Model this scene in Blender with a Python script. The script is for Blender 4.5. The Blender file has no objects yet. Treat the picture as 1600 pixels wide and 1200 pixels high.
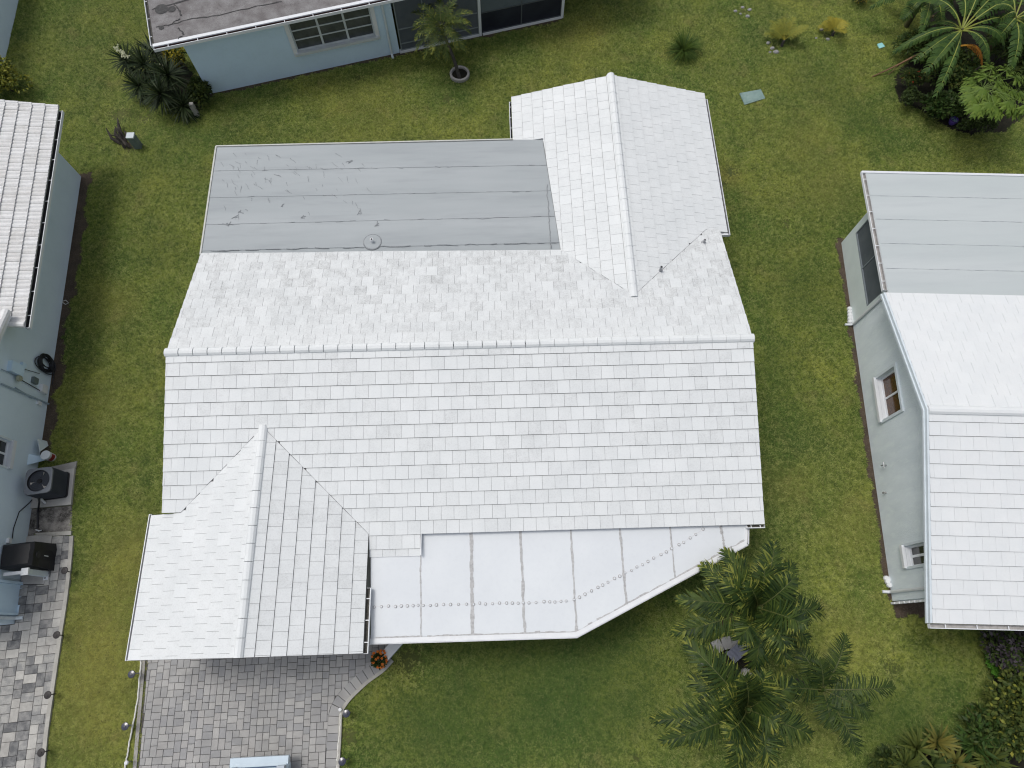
import bpy, math, random
import numpy as np
from mathutils import Vector, Matrix
random.seed(7); rng = np.random.default_rng(7)
SC = bpy.context.scene; COL = SC.collection

# ------------------------------------------------------------------ camera
CAM = np.array([9.3579, -7.6414, 20.9])
RT = np.array([0.9996, -0.0285, 0.0029]); UPV = np.array([0.0256, 0.9347, 0.3544])
RT /= np.linalg.norm(RT); UPV -= RT*(UPV@RT); UPV /= np.linalg.norm(UPV); FW = -np.cross(RT, UPV)
FPX = 1038.5
cd = bpy.data.cameras.new('camera'); cam = bpy.data.objects.new('camera', cd); COL.objects.link(cam)
cd.sensor_width = 36.0; cd.lens = 36.0*FPX/1600.0; cd.clip_start = .1; cd.clip_end = 800
m3 = Matrix(((RT[0], UPV[0], -FW[0], CAM[0]), (RT[1], UPV[1], -FW[1], CAM[1]), (RT[2], UPV[2], -FW[2], CAM[2]), (0, 0, 0, 1)))
cam.matrix_world = m3; SC.camera = cam
# ------------------------------------------------------------------ light
SUN = np.array([-.36, .24, 1.0]); SUN /= np.linalg.norm(SUN)
elev = math.asin(SUN[2]); azim = math.atan2(SUN[0], SUN[1])
W = bpy.data.worlds.new("World"); SC.world = W; W.use_nodes = True
nt = W.node_tree; bg = nt.nodes['Background']; sky = nt.nodes.new('ShaderNodeTexSky')
sky.sky_type = 'NISHITA'; sky.sun_disc = False; sky.sun_elevation = elev; sky.sun_rotation = azim
sky.air_density = 1.0; sky.dust_density = 4.0; sky.ozone_density = 1.0
hs = nt.nodes.new('ShaderNodeHueSaturation'); hs.inputs['Saturation'].default_value = .42   # thin cloud greys the blue
nt.links.new(sky.outputs[0], hs.inputs['Color']); nt.links.new(hs.outputs[0], bg.inputs[0]); bg.inputs[1].default_value = .15
sl = bpy.data.lights.new('sun', 'SUN'); sl.energy = 1.25; sl.angle = math.radians(17); sl.color = (1.0, .97, .92)
so = bpy.data.objects.new('sun', sl); COL.objects.link(so)
so.rotation_euler = Vector((-SUN[0], -SUN[1], -SUN[2])).to_track_quat('-Z', 'Y').to_euler()
vs = SC.view_settings; vs.view_transform = 'Standard'; vs.look = 'None'; vs.gamma = 1; vs.use_curve_mapping = False
vs.exposure = -.06
SC.cycles.filter_width = 1.15

# ------------------------------------------------------------------ geometry helpers
def A(*v): return np.array(v, float)
def ray(x, y): return FW + RT*(x-800)/FPX - UPV*(y-600)/FPX          # photo pixel (1600x1200) -> direction
def U(x, y, z=0.): d = ray(x, y); return CAM + d*(z-CAM[2])/d[2]      # ... -> point at height z
def UP(x, y, P, N): d = ray(x, y); return CAM + d*((np.array(P)-CAM)@N)/(d@N)
def G(x, y, z=0.): return U(x, y, z)
def PJ(X):
    d = np.array(X)-CAM; z = d@FW; return np.array([800+FPX*(d@RT)/z, 600-FPX*(d@UPV)/z])
def unit(v): v = np.array(v, float); return v/np.linalg.norm(v)
Z = A(0, 0, 1)
def inpoly(x, y, poly):
    c = False; n = len(poly)
    for i in range(n):
        x1, y1 = poly[i][:2]; x2, y2 = poly[i-1][:2]
        if (y1 > y) != (y2 > y) and x < (x2-x1)*(y-y1)/(y2-y1)+x1: c = not c
    return c
def area2(p): return .5*sum(p[i-1][0]*p[i][1]-p[i][0]*p[i-1][1] for i in range(len(p)))
def inset(p, d):
    s = 1 if area2(p) > 0 else -1; out = []; n = len(p)
    for i in range(n):
        a, b, c = [np.array(p[k % n][:2], float) for k in (i-1, i, i+1)]
        e1 = b-a; e2 = c-b; e1 /= np.linalg.norm(e1); e2 /= np.linalg.norm(e2)
        n1 = A(-e1[1], e1[0])*s; n2 = A(-e2[1], e2[0])*s
        k = 1+n1@n2; out.append(b+(n1+n2)*d/max(k, .25))
    return out
def clip_rect(p, u0, u1, v0, v1):
    for ax, val, sg in ((0, u0, 1), (0, u1, -1), (1, v0, 1), (1, v1, -1)):
        o = []
        for i in range(len(p)):
            a, b = p[i-1], p[i]; da = (a[ax]-val)*sg; db = (b[ax]-val)*sg
            if (da >= 0) != (db >= 0):
                t = da/(da-db); o.append((a[0]+(b[0]-a[0])*t, a[1]+(b[1]-a[1])*t))
            if db >= 0: o.append((b[0], b[1]))
        p = o
        if len(p) < 3: return []
    q = []
    for a in p:
        if not q or abs(a[0]-q[-1][0])+abs(a[1]-q[-1][1]) > 2e-3: q.append(a)
    if len(q) > 2 and abs(q[0][0]-q[-1][0])+abs(q[0][1]-q[-1][1]) < 2e-3: q.pop()
    return q if len(q) > 2 else []

WO = {}
def worg(p): return WO.get(p.name, np.zeros(3)) if p else np.zeros(3)
def link(o, parent, loc):
    COL.objects.link(o); WO[o.name] = np.array(loc, float)
    if parent: o.parent = parent
    o.location = np.array(loc)-worg(parent)
    return o
def props(o, label=None, cat=None, group=None, kind=None):
    for k, v in (('label', label), ('category', cat), ('group', group), ('kind', kind)):
        if v: o[k] = v
    return o
def thing(name, label, cat, loc, group=None):
    o = bpy.data.objects.new(name, None); o.empty_display_size = .3
    link(o, None, loc); return props(o, label, cat, group)
class MB:
    def __init__(s): s.V = []; s.F = []; s.M = []; s.S = []
    def poly(s, pts, m=0, st=0.):
        k = len(s.V); s.V += [tuple(p) for p in pts]; s.S += [st]*len(pts); s.F.append(tuple(range(k, k+len(pts)))); s.M.append(m); return s
    def add(s, V, F, m=0, st=0.):
        k = len(s.V); s.V += [tuple(p) for p in V]; s.S += [st]*len(V)
        s.F += [tuple(i+k for i in f) for f in F]; s.M += [m]*len(F) if isinstance(m, int) else list(m); return s
    def prism(s, bot, top, m=0, mtop=None, mbot=None, st=0.):
        n = len(bot); F = [tuple(range(n))[::-1], tuple(range(n, 2*n))]+[(i, (i+1) % n, n+(i+1) % n, n+i) for i in range(n)]
        mm = [m if mbot is None else mbot, m if mtop is None else mtop]+[m]*n
        return s.add(list(bot)+list(top), F, mm, st)
    def ext(s, poly, z0, z1, m=0, mtop=None):
        if area2(poly) < 0: poly = poly[::-1]
        return s.prism([(p[0], p[1], z0) for p in poly], [(p[0], p[1], z1) for p in poly], m, mtop)
    def box(s, c, a, b, d, m=0, mtop=None):          # centre and three half-extent vectors
        c, a, b, d = [np.array(q, float) for q in (c, a, b, d)]
        if np.cross(a, b)@d < 0: a = -a
        return s.prism([c-a-b-d, c+a-b-d, c+a+b-d, c-a+b-d], [c-a-b+d, c+a-b+d, c+a+b+d, c-a+b+d], m, mtop)
    def bx(s, x0, x1, y0, y1, z0, z1, m=0): return s.box(((x0+x1)/2, (y0+y1)/2, (z0+z1)/2), ((x1-x0)/2, 0, 0), (0, (y1-y0)/2, 0), (0, 0, (z1-z0)/2), m)
    def tube(s, pts, r, n=8, m=0, cap=True, flat=1.):
        pts = [np.array(p, float) for p in pts]; k = len(pts)
        rs = [r]*k if np.isscalar(r) else list(r); base = len(s.V); prev = None
        for i, p in enumerate(pts):
            t = unit(pts[min(i+1, k-1)]-pts[max(i-1, 0)])
            if prev is None:
                a = np.cross(t, Z if abs(t[2]) < .9 else A(1, 0, 0)); a = unit(a)
            else: a = unit(prev-t*(prev@t))
            prev = a; b = np.cross(t, a)
            for j in range(n):
                q = 2*math.pi*j/n; s.V.append(tuple(p+rs[i]*(math.cos(q)*a+math.sin(q)*b*flat))); s.S.append(0.)
        for i in range(k-1):
            for j in range(n):
                o = base+i*n; s.F.append((o+j, o+n+j, o+n+(j+1) % n, o+(j+1) % n)); s.M.append(m)
        if cap:
            s.F.append(tuple(base+j for j in range(n))); s.M.append(m)
            s.F.append(tuple(base+(k-1)*n+j for j in range(n))[::-1]); s.M.append(m)
        return s
    def lathe(s, c, prof, n=20, m=0, ax=Z):
        ax = unit(ax); a = unit(np.cross(ax, A(0, 1, 0) if abs(ax[1]) < .9 else A(1, 0, 0))); b = np.cross(ax, a)
        base = len(s.V); k = len(prof); c = np.array(c, float)
        for (r, h) in prof:
            for j in range(n):
                q = 2*math.pi*j/n; s.V.append(tuple(c+ax*h+r*(math.cos(q)*a+math.sin(q)*b))); s.S.append(0.)
        for i in range(k-1):
            for j in range(n):
                o = base+i*n; s.F.append((o+j, o+(j+1) % n, o+n+(j+1) % n, o+n+j)); s.M.append(m if isinstance(m, int) else m[i])
        return s
    def mesh(s, name, mats, c, smooth=False):
        me = bpy.data.meshes.new(name); V = np.array(s.V)-np.array(c)
        me.from_pydata(V.tolist(), [], s.F)
        for q in (mats if isinstance(mats, (list, tuple)) else [mats]): me.materials.append(q)
        me.polygons.foreach_set('material_index', s.M)
        if smooth: me.polygons.foreach_set('use_smooth', [True]*len(s.F))
        at = me.attributes.new('stain', 'FLOAT', 'POINT'); at.data.foreach_set('value', s.S)
        me.update(); return me
    def build(s, name, mats, parent=None, smooth=False, label=None, cat=None, group=None, kind=None, at=None):
        V = np.array(s.V); lo, hi = V.min(0), V.max(0); c = (lo+hi)/2
        if not parent: c[2] = lo[2]
        if at is not None: c = np.array(at, float)
        o = bpy.data.objects.new(name, s.mesh(name, mats, c, smooth)); link(o, parent, c)
        return props(o, label, cat, group, kind)

# ------------------------------------------------------------------ materials
def M(name, c1, c2=None, scale=4., rough=.75, fine=None, finescale=40., fineamt=.25, bump=0., bscale=60., spec=.25, stain=None, transl=0., metal=0., contrast=(.35, .65), island=0., isl_c=None, stretch=None):
    m = bpy.data.materials.new(name); m.use_nodes = True; N = m.node_tree.nodes; L = m.node_tree.links
    P = N['Principled BSDF']; P.inputs['Roughness'].default_value = rough; P.inputs['Specular IOR Level'].default_value = spec; P.inputs['Metallic'].default_value = metal
    g = N.new('ShaderNodeNewGeometry')
    pos = g.outputs['Position']
    if stretch:
        vm = N.new('ShaderNodeVectorMath'); vm.operation = 'MULTIPLY'; L.new(pos, vm.inputs[0]); vm.inputs[1].default_value = stretch; pos = vm.outputs[0]
    def noise(sc, det=4., ro=.6):
        n = N.new('ShaderNodeTexNoise'); n.inputs['Scale'].default_value = sc; n.inputs['Detail'].default_value = det; n.inputs['Roughness'].default_value = ro
        L.new(pos, n.inputs['Vector']); return n.outputs['Fac']
    def ramp(s, lo, hi):
        r = N.new('ShaderNodeMapRange'); r.inputs[1].default_value = lo; r.inputs[2].default_value = hi; L.new(s, r.inputs[0]); return r.outputs[0]
    def mix(f, a, b):
        x = N.new('ShaderNodeMix'); x.data_type = 'RGBA'
        if hasattr(f, 'node'): L.new(f, x.inputs[0])
        else: x.inputs[0].default_value = f
        for v, i in ((a, 6), (b, 7)):
            if hasattr(v, 'node'): L.new(v, x.inputs[i])
            else: x.inputs[i].default_value = (*v[:3], 1)
        return x.outputs[2]
    def mul(a, b):
        x = N.new('ShaderNodeMath'); x.operation = 'MULTIPLY'
        for v, i in ((a, 0), (b, 1)):
            if hasattr(v, 'node'): L.new(v, x.inputs[i])
            else: x.inputs[i].default_value = v
        return x.outputs[0]
    c2 = c2 or tuple(v*.85 for v in c1)
    col = mix(ramp(noise(scale), *contrast), c1, c2)
    if fine: col = mix(mul(ramp(noise(finescale, 3.), .5, .72), fineamt), col, fine)
    if island: col = mix(mul(g.outputs['Random Per Island'], island), col, isl_c or c2)
    if stain:
        a = N.new('ShaderNodeAttribute'); a.attribute_name = 'stain'
        f = mul(a.outputs['Fac'], mul(ramp(noise(26., 5., .85), .30, .68), ramp(noise(4.5, 3., .6), .22, .60)))
        col = mix(f, col, stain)
    L.new(col, P.inputs['Base Color'])
    if bump:
        b = N.new('ShaderNodeBump'); b.inputs['Strength'].default_value = bump; b.inputs['Distance'].default_value = .02
        L.new(noise(bscale, 4.), b.inputs['Height']); L.new(b.outputs[0], P.inputs['Normal'])
    if transl:
        t = N.new('ShaderNodeBsdfTranslucent'); L.new(col, t.inputs[0]); x = N.new('ShaderNodeMixShader'); x.inputs[0].default_value = transl
        L.new(P.outputs[0], x.inputs[1]); L.new(t.outputs[0], x.inputs[2]); L.new(x.outputs[0], N['Material Output'].inputs[0])
    return m
WHITE_TILE = M('white_painted_tile', (.70, .722, .725), (.655, .68, .685), 1.1, .6, fine=(.45, .45, .45), finescale=26, fineamt=.18, bump=.15, bscale=30, stain=(.20, .20, .195))
TILE_EDGE = M('weathered_tile_edge', (.46, .46, .46), (.36, .36, .355), 8., .8)
WHITE_TILE_R = M('clean_white_tile', (.70, .72, .725), (.665, .69, .70), 1.4, .55, fine=(.6, .6, .6), finescale=20, fineamt=.12, bump=.12, bscale=30, stain=(.5, .5, .5))
BARREL = M('white_barrel_tile', (.72, .725, .725), (.64, .645, .64), 2.5, .6, fine=(.40, .38, .36), finescale=14, fineamt=.3, bump=.2, stain=(.45, .43, .40))
UNDER = M('roof_underlay', (.20, .20, .20), (.14, .14, .14), 6.)
WHITE = M('white_paint', (.72, .735, .745), (.66, .68, .695), 3., .45, fine=(.55, .55, .55), finescale=18, fineamt=.15)
WHITE_ALU = M('white_aluminium', (.70, .72, .74), (.64, .665, .69), 2., .35, spec=.45)
PATIO = M('white_roof_coating', (.655, .685, .705), (.62, .65, .675), .7, .5, fine=(.5, .52, .55), finescale=9, fineamt=.12, bump=.05)
SEAL = M('grey_sealant', (.36, .36, .36), (.50, .50, .50), 14., .8, bump=.4)
FLATGREY = M('grey_roll_roofing', (.33, .358, .37), (.375, .402, .414), .9, .85, fine=(.26, .28, .295), finescale=3, fineamt=.35, bump=.2, bscale=120, stretch=(.14, 1, 1))
FLATPALE = M('pale_grey_roll_roofing', (.435, .475, .48), (.48, .515, .52), .8, .8, fine=(.385, .412, .432), finescale=3, fineamt=.3, bump=.12, bscale=120, stretch=(.12, 1, 1))
FLATDARK = M('weathered_dark_roofing', (.15, .14, .14), (.24, .235, .235), 2.6, .9, fine=(.08, .075, .075), finescale=34, fineamt=.7, bump=.3, bscale=90)
TAR = M('black_tar', (.045, .045, .045), (.08, .08, .08), 12., .8)
SCUFF = M('dark_scuff', (.19, .205, .215), (.28, .295, .305), 20., .9)
STUCCO_BLUE = M('pale_blue_stucco', (.64, .745, .82), (.60, .705, .78), 1.2, .85, fine=(0.649, 0.779, 0.861), finescale=12, fineamt=.3, bump=.5, bscale=70)
STUCCO_BLUE2 = M('light_blue_stucco', (.60, .755, .88), (.57, .72, .84), 1.0, .85, fine=(0.519, 0.668, 0.763), finescale=9, fineamt=.3, bump=.5, bscale=70)
STUCCO_GREY = M('grey_blue_stucco', (.72, .79, .82), (.65, .72, .755), 2.0, .85, fine=(0.784, 0.860, 0.860), finescale=7, fineamt=.5, bump=.8, bscale=55, stretch=(1, 1, .35))
TRIM_BLUE = M('pale_trim', (.62, .685, .72), (.56, .62, .655), 3., .5)
PALEWALL = M('cream_wall', (.62, .62, .59), (.55, .55, .52), 2., .8, bump=.3)
GLASS = M('dark_window_glass', (.018, .021, .024), (.03, .034, .038), 3., .08, spec=.6)
GLASS_BROWN = M('brown_room_glass', (.055, .022, .010), (.10, .042, .018), 7., .12, spec=.5)
SCREEN = M('grey_insect_screen', (.085, .10, .115), (.11, .125, .14), 2., .6)
SCREEN_DK = M('dark_insect_screen', (.016, .018, .028), (.028, .032, .044), 1.2, .45)
GUTTER_IN = M('gutter_debris', (.06, .06, .055), (.12, .115, .10), 14., .9, fine=(.25, .23, .2), finescale=40, fineamt=.5)
GUTTER_DK = M('gutter_dark_inside', (.018, .018, .022), (.03, .03, .035), 8., .7)
GUTTER_BR = M('gutter_brown_inside', (.045, .02, .018), (.06, .03, .025), 8., .6)
GUTTER_GY = M('gutter_grey_inside', (.30, .29, .28), (.42, .41, .40), 9., .7)
STEEL = M('grey_metal', (.30, .31, .32), (.24, .25, .26), 6., .4, metal=.6)
DARKPLASTIC = M('black_plastic', (.014, .014, .017), (.02, .02, .023), 5., .4, spec=.4)
BLACKCLOTH = M('black_vinyl_cover', (.010, .010, .012), (.016, .016, .018), 4., .5, spec=.35, bump=.2, bscale=12)
RUBBER = M('black_hose', (.010, .011, .016), (.018, .02, .026), 6., .35, spec=.5)
AC_SIDE = M('charcoal_cabinet', (.050, .056, .068), (.062, .068, .082), 3., .45)
AC_TOP = M('grey_cabinet_top', (0.163, 0.175, 0.194), (0.194, 0.206, 0.225), 3., .4)
BLADE = M('fan_blade_metal', (0.578, 0.544, 0.493), (0.442, 0.408, 0.374), 10., .4, metal=.3)
CONC = M('concrete', (.36, .35, .33), (.28, .27, .255), 2.2, .9, fine=(.18, .17, .16), finescale=30, fineamt=.4, bump=.3)
CONC_PALE = M('pale_concrete', (.46, .45, .425), (.40, .39, .37), 2.2, .9, fine=(.28, .27, .26), finescale=24, fineamt=.3, bump=.2)
CONC_DIRTY = M('stained_concrete', (.26, .245, .225), (.05, .046, .042), 2.1, .95, fine=(.42, .40, .38), finescale=42, fineamt=.5, bump=.5, contrast=(.38, .58))
DIRT = M('brown_dirt', (.085, .062, .044), (.05, .037, .027), 2.6, .95, fine=(.24, .21, .175), finescale=26, fineamt=.35, bump=.6)
MULCH = M('dark_mulch', (.021, .019, .012), (.010, .010, .007), 6., .95, fine=(.06, .055, .03), finescale=28, fineamt=.3, bump=.8)
SOIL = M('lawn_thatch', (.060, .078, .020), (.095, .105, .032), .5, .95, fine=(.12, .105, .05), finescale=22, fineamt=.4, bump=.5)
SAND = M('joint_sand', (.10, .095, .09), (.07, .066, .062), 8., .95)
GREY_PAVERS = [M('grey_paver', tuple(v*1.28 for v in c), tuple(v*1.08 for v in c), 1.1, .85, fine=tuple(v*.8 for v in c), finescale=1.6, fineamt=.5, bump=.3) for c in
               ((.272, .270, .266), (.295, .292, .286), (.25, .25, .252), (.32, .315, .305), (.28, .278, .275), (.30, .294, .286))]
MIX_PAVERS = [M('mottled_paver', c, d, 5., .85, fine=tuple(v*.6 for v in c), finescale=24, fineamt=.3, bump=.3, contrast=(.4, .6)) for c, d in
              (((.40, .39, .365), (.33, .32, .30)), ((.25, .25, .245), (.36, .355, .335)), ((.12, .122, .125), (.23, .23, .225)), ((.46, .45, .42), (.40, .39, .365)), ((.17, .172, .172), (.28, .275, .265)))]
KERB = M('concrete_kerb', (.43, .42, .385), (.34, .33, .30), 3., .9, fine=(.22, .21, .18), finescale=26, fineamt=.35)
ROPE = M('white_light_tube', (.72, .72, .68), (.58, .57, .52), 12., .5)
WOOD_GREY = M('weathered_wood', (.075, .066, .058), (.035, .03, .027), 9., .95, fine=(.16, .145, .13), finescale=34, fineamt=.5, bump=1.)
WOOD_TAN = M('dry_brown_stalk', (.21, .125, .075), (.15, .085, .05), 9., .85)
PEDESTAL = M('grey_green_metal', (.15, .185, .185), (.12, .15, .15), 4., .6)
PEDTOP = M('faded_pale_top', (.55, .60, .62), (.48, .53, .55), 6., .6)
ROCK = M('pale_rock', (0.331, 0.331, 0.331), (0.216, 0.216, 0.209), 7., .9, bump=.6)
LID = M('green_utility_lid', (.15, .23, .215), (.20, .285, .265), 5., .7, fine=(.33, .38, .34), finescale=26, fineamt=.45, bump=.3)
AQUA = M('aqua_plastic', (.25, .55, .55), (.30, .60, .60), 6., .5)
PURPLE = M('purple_glaze', (.09, .05, .33), (.16, .10, .42), 9., .3)
BLUEGLASS = M('blue_white_glass', (.55, .66, .80), (.18, .30, .52), 16., .1, spec=.6, contrast=(.45, .55))
TERRACOTTA = M('dark_pot', (.05, .035, .03), (.035, .025, .02), 6., .7)
BLUEGREY = M('blue_grey_plastic', (.17, .18, .225), (.20, .21, .255), 4., .5)
RED = M('red_label', (.30, .035, .03), (.24, .03, .03), 10., .6)
ORANGE = M('orange_petal', (.72, .17, .025), (.80, .25, .04), 14., .6, transl=.2)
REDFLOWER = M('red_petal', (.45, .04, .02), (.5, .08, .03), 14., .6)
CREAM = M('cream_petal', (.66, .66, .48), (.56, .58, .38), 14., .6, transl=.2)
BARK = M('palm_bark', (.085, .078, .07), (.045, .04, .036), 12., .95, bump=.8)
def leafmat(n, c1, c2, isl, tr=.18, rough=.5, island=.75, scale=1.4): return M(n, c1, c2, scale, rough, spec=.14, transl=tr, island=island, isl_c=isl)
L_PALM = leafmat('palm_leaflet', (.019, .040, .011), (.008, .021, .008), (.072, .105, .020), .08, scale=2.2)
L_PALMTIP = leafmat('palm_leaflet_yellow_glint', (.16, .185, .034), (.09, .125, .025), (.25, .25, .05))  # yellow leaflet tips, with sun glints painted into the colour
L_DATE = leafmat('date_palm_leaflet', (.050, .085, .020), (.03, .056, .016), (.095, .12, .03))
L_RACHIS = M('palm_rachis', (.10, .11, .03), (.06, .07, .025), 6., .5)
L_YUCCA = leafmat('yucca_blade', (.018, .034, .013), (.010, .021, .009), (.050, .068, .025), .05)
L_BANANA = leafmat('banana_blade', (.036, .078, .018), (.02, .048, .014), (.075, .125, .026), .18)
L_MIDRIB = M('banana_midrib', (.26, .28, .055), (.19, .225, .05), 6., .45)
L_PAPAYA = leafmat('papaya_leaf', (.115, .185, .030), (.075, .13, .024), (.155, .22, .036), .2)
L_SHRUB = leafmat('shrub_leaf', (.036, .060, .017), (.018, .034, .012), (.075, .105, .026))
L_SHRUBLT = leafmat('light_shrub_leaf', (.075, .105, .024), (.044, .066, .018), (.125, .145, .032))
L_YELLOW = leafmat('yellow_green_leaf', (.19, .20, .026), (.12, .14, .022), (.27, .26, .04))
L_CROTON = leafmat('croton_leaf', (.30, .245, .024), (.12, .12, .02), (.42, .33, .03))
L_GOLD = leafmat('golden_frond', (.30, .27, .040), (.20, .21, .036), (.38, .31, .04))
L_OLIVE = leafmat('olive_frond', (.20, .225, .040), (.13, .16, .034), (.29, .27, .045))
L_ORANGE = leafmat('dead_orange_leaf', (.36, .13, .02), (.26, .09, .018), (.42, .19, .03))
L_DEAD = leafmat('dry_leaf', (.14, .10, .055), (.08, .055, .035), (.20, .15, .09))
L_BRIGHT = leafmat('bright_leaf', (.075, .20, .022), (.05, .14, .018), (.10, .24, .03))
L_TUFT = leafmat('tuft_blade', (.050, .100, .018), (.026, .060, .014), (.12, .17, .03))
L_BROM = leafmat('bromeliad_leaf', (.085, .115, .028), (.05, .075, .022), (.24, .20, .045))

# ------------------------------------------------------------------ ground
def sheet(name, poly, z, mat):
    p = poly if area2(poly) > 0 else poly[::-1]
    return MB().poly([(q[0], q[1], z) for q in p]).build(name, mat, None, kind='structure')
lawn = sheet('lawn', [(-160, -160), (180, -160), (180, 180), (-160, 180)], 0., SOIL)
Rn = unit(A(.0817, .9967, 0)); Re = unit(A(.9987, -.052, 0))
Ln = unit(G(127, 276)-G(19, 1004)); Le = A(Ln[1], -Ln[0], 0)
Tt = unit(A(14.45, 3.82, 0)); Tn = A(Tt[1], -Tt[0], 0)            # along the wall, outward (towards camera)
L0 = G(127, 276); T0 = A(-2.15, 13.07, 0)
def PX(*pp): return [G(x, y)[:2] for x, y in pp]
noGrass = []; thin = []           # polygons without grass, bare spots (x, y, r)
def dirt_sheet(poly, z=.006, mat=None, nog=False, name='dirt_strip'):
    if nog: noGrass.append(poly)
    return sheet(name, poly, z, mat or DIRT)
def wobble(pts, a=.08):
    out = []
    for i in range(len(pts)):
        p, q = np.array(pts[i-1]), np.array(pts[i]); n = max(2, int(np.linalg.norm(q-p)/.5))
        for k in range(n): out.append(p+(q-p)*k/n+rng.normal(0, a, 2)*(1 if n > 2 else .3))
    return out
# dirt along the walls
def strip(a, b, nrm, w, **k):
    a = a[:2]; b = b[:2]; n = max(4, int(np.linalg.norm(b-a)/.35)); e = []
    for i in range(n+1):
        e.append(a+(b-a)*i/n+nrm[:2]*w*(1+rng.normal(0, .28)))
    dirt_sheet([a-nrm[:2]*.2, b-nrm[:2]*.2]+e[::-1], **k)
strip(G(128, 270), G(62, 715), Le, .42, nog=True)
strip(G(1312, 372), G(1394, 938), -Rn*0+A(-Rn[1], Rn[0], 0), .17, nog=True)
strip(G(328, 147), G(880, 27), Tn, .16, nog=True)
strip(G(1394, 938), G(1452, 940), A(0, -1, 0), .5, nog=True)

# ------------------------------------------------------------------ roof tile machinery
class Tiles:
    """collects clipped tiles of several roof planes; the largest 300 in view become parts, the rest one part"""
    def __init__(s): s.items = []; s.cache = {}
    def plane(s, O, u, v, poly, tw, ex, th, va, stain, gap=.006, off=0., key=''):
        O, u, v = [np.array(q, float) for q in (O, u, v)]; n = unit(np.cross(u, v)); n = n if n[2] > 0 else -n
        us = [p[0] for p in poly]; vsx = [p[1] for p in poly]
        k0 = int(math.floor((va-max(vsx))/ex))-1; k1 = int(math.ceil((va-min(vsx))/ex))+1
        for k in range(k0, k1):
            v1 = va-k*ex; v0 = v1-ex
            o = off+(tw/2 if k % 2 else 0)+rng.uniform(-.02, .02)
            for i in range(int((min(us)-o)/tw)-2, int((max(us)-o)/tw)+2):
                u0 = o+i*tw
                c = clip_rect(poly, u0+gap/2, u0+tw-gap/2, v0+.010, v1)
                if not c or abs(area2(c)) < .004: continue
                if area2(c) < 0: c = c[::-1]
                full = len(c) == 4 and abs(abs(area2(c))-(tw-gap)*(ex-.010)) < 1e-3
                st = round(min(1, max(0, stain(u0/tw, v0)))*7)/7
                cu, cv = (u0+tw/2, v0+ex/2)
                W3 = [O+u*a+v*b for a, b in c]
                q = np.array([PJ(w) for w in W3]); ar = abs(area2(q)); ctr = q.mean(0)
                if not (-20 < ctr[0] < 1620 and -20 < ctr[1] < 1220): ar = 0
                s.items.append(dict(c=c, ctr=O+u*cu+v*cv+n*rng.uniform(0, .004), cuv=(cu, cv), u=u, v=v, n=n, v0=v0, ex=ex, th=th, st=st, ar=ar, key=(key, st) if full else None))
    def shape(s, it):
        b = []; t = []
        for a, c in it['c']:
            p = it['u']*(a-it['cuv'][0])+it['v']*(c-it['cuv'][1]); h = .014+it['th']*(c-it['v0'])/it['ex']
            b.append(p-it['n']*.004); t.append(p+it['n']*h)
        if np.cross(b[1]-b[0], b[2]-b[0])@it['n'] < 0: b = b[::-1]; t = t[::-1]
        return b, t
    def solid(s, mb, it, b, t):
        mb.prism(b, t, 0, 0, 1, st=it['st']); n = len(b); v = [p@it['v'] for p in b]; lim = max(v)-.01;
        for i in range(n):                     # weathered lower edge of the tile
            if v[i] > lim and v[(i+1) % n] > lim: mb.M[-n+i] = 1
    def emit(s, parent, mat, name='roof_tile', cap=300):
        s.items.sort(key=lambda i: -i['ar'])
        for it in s.items[:cap]:
            me = s.cache.get(it['key']) if it['key'] else None
            if me is None:
                b, t = s.shape(it); mb = MB(); s.solid(mb, it, b, t); me = mb.mesh(name, [mat, TILE_EDGE], (0, 0, 0))
                if it['key']: s.cache[it['key']] = me
            link(bpy.data.objects.new(name, me), parent, it['ctr'])
        if s.items[cap:]:
            mb = MB()
            for it in s.items[cap:]:
                b, t = s.shape(it); s.solid(mb, it, [p+it['ctr'] for p in b], [p+it['ctr'] for p in t])
            mb.build(name, [mat, TILE_EDGE], parent, kind='stuff')
def deck(mb, O, u, v, poly, t=.09):
    n = unit(np.cross(u, v)); n = n if n[2] > 0 else -n
    b = [np.array(O)+np.array(u)*a+np.array(v)*c for a, c in poly]
    if np.cross(b[1]-b[0], b[2]-b[1])@n < 0: pass
    if sum((np.cross(b[i-1]-b[0], b[i]-b[0])@n) for i in range(1, len(b))) < 0: b = b[::-1]
    mb.prism([p-n*(t+.008) for p in b], [p-n*.008 for p in b], 1, 0, 1)
def ridge(A_, B_, w, h, piece, parent, mat, name='ridge_tile', taper=.985, drop=.05, lap=True, gapr=.022):
    A_, B_ = np.array(A_, float), np.array(B_, float); t = unit(B_-A_); Ln_ = np.linalg.norm(B_-A_); sd = unit(np.cross(t, Z)); up = np.cross(sd, t)
    k = max(1, round(Ln_/piece)); pl = Ln_/k
    prof = [(-.5, -drop), (-.43, .25), (-.26, .80), (0, 1.), (.26, .80), (.43, .25), (.5, -drop)]
    for i in range(k):
        a = A_+t*(i*pl-(.035 if lap else -.002) if i else 0); b = A_+t*((i+1)*pl-(.006 if lap else gapr if i < k*.62 else .006)); a = a-up*(0.008 if i and lap else 0)
        mb = MB(); n = len(prof)
        V = [a+sd*x*w*taper+up*(y*h if y > 0 else -drop) for x, y in prof]+[b+sd*x*w+up*((y*h if y > 0 else -drop)+(.004 if lap else 0)) for x, y in prof]
        F = [(j, j+1, n+j+1, n+j) for j in range(n-1)]+[tuple(range(n)), tuple(range(n, 2*n))[::-1]]
        mb.add(V, [f[::-1] for f in F]); mb.build(name, mat, parent)
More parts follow.
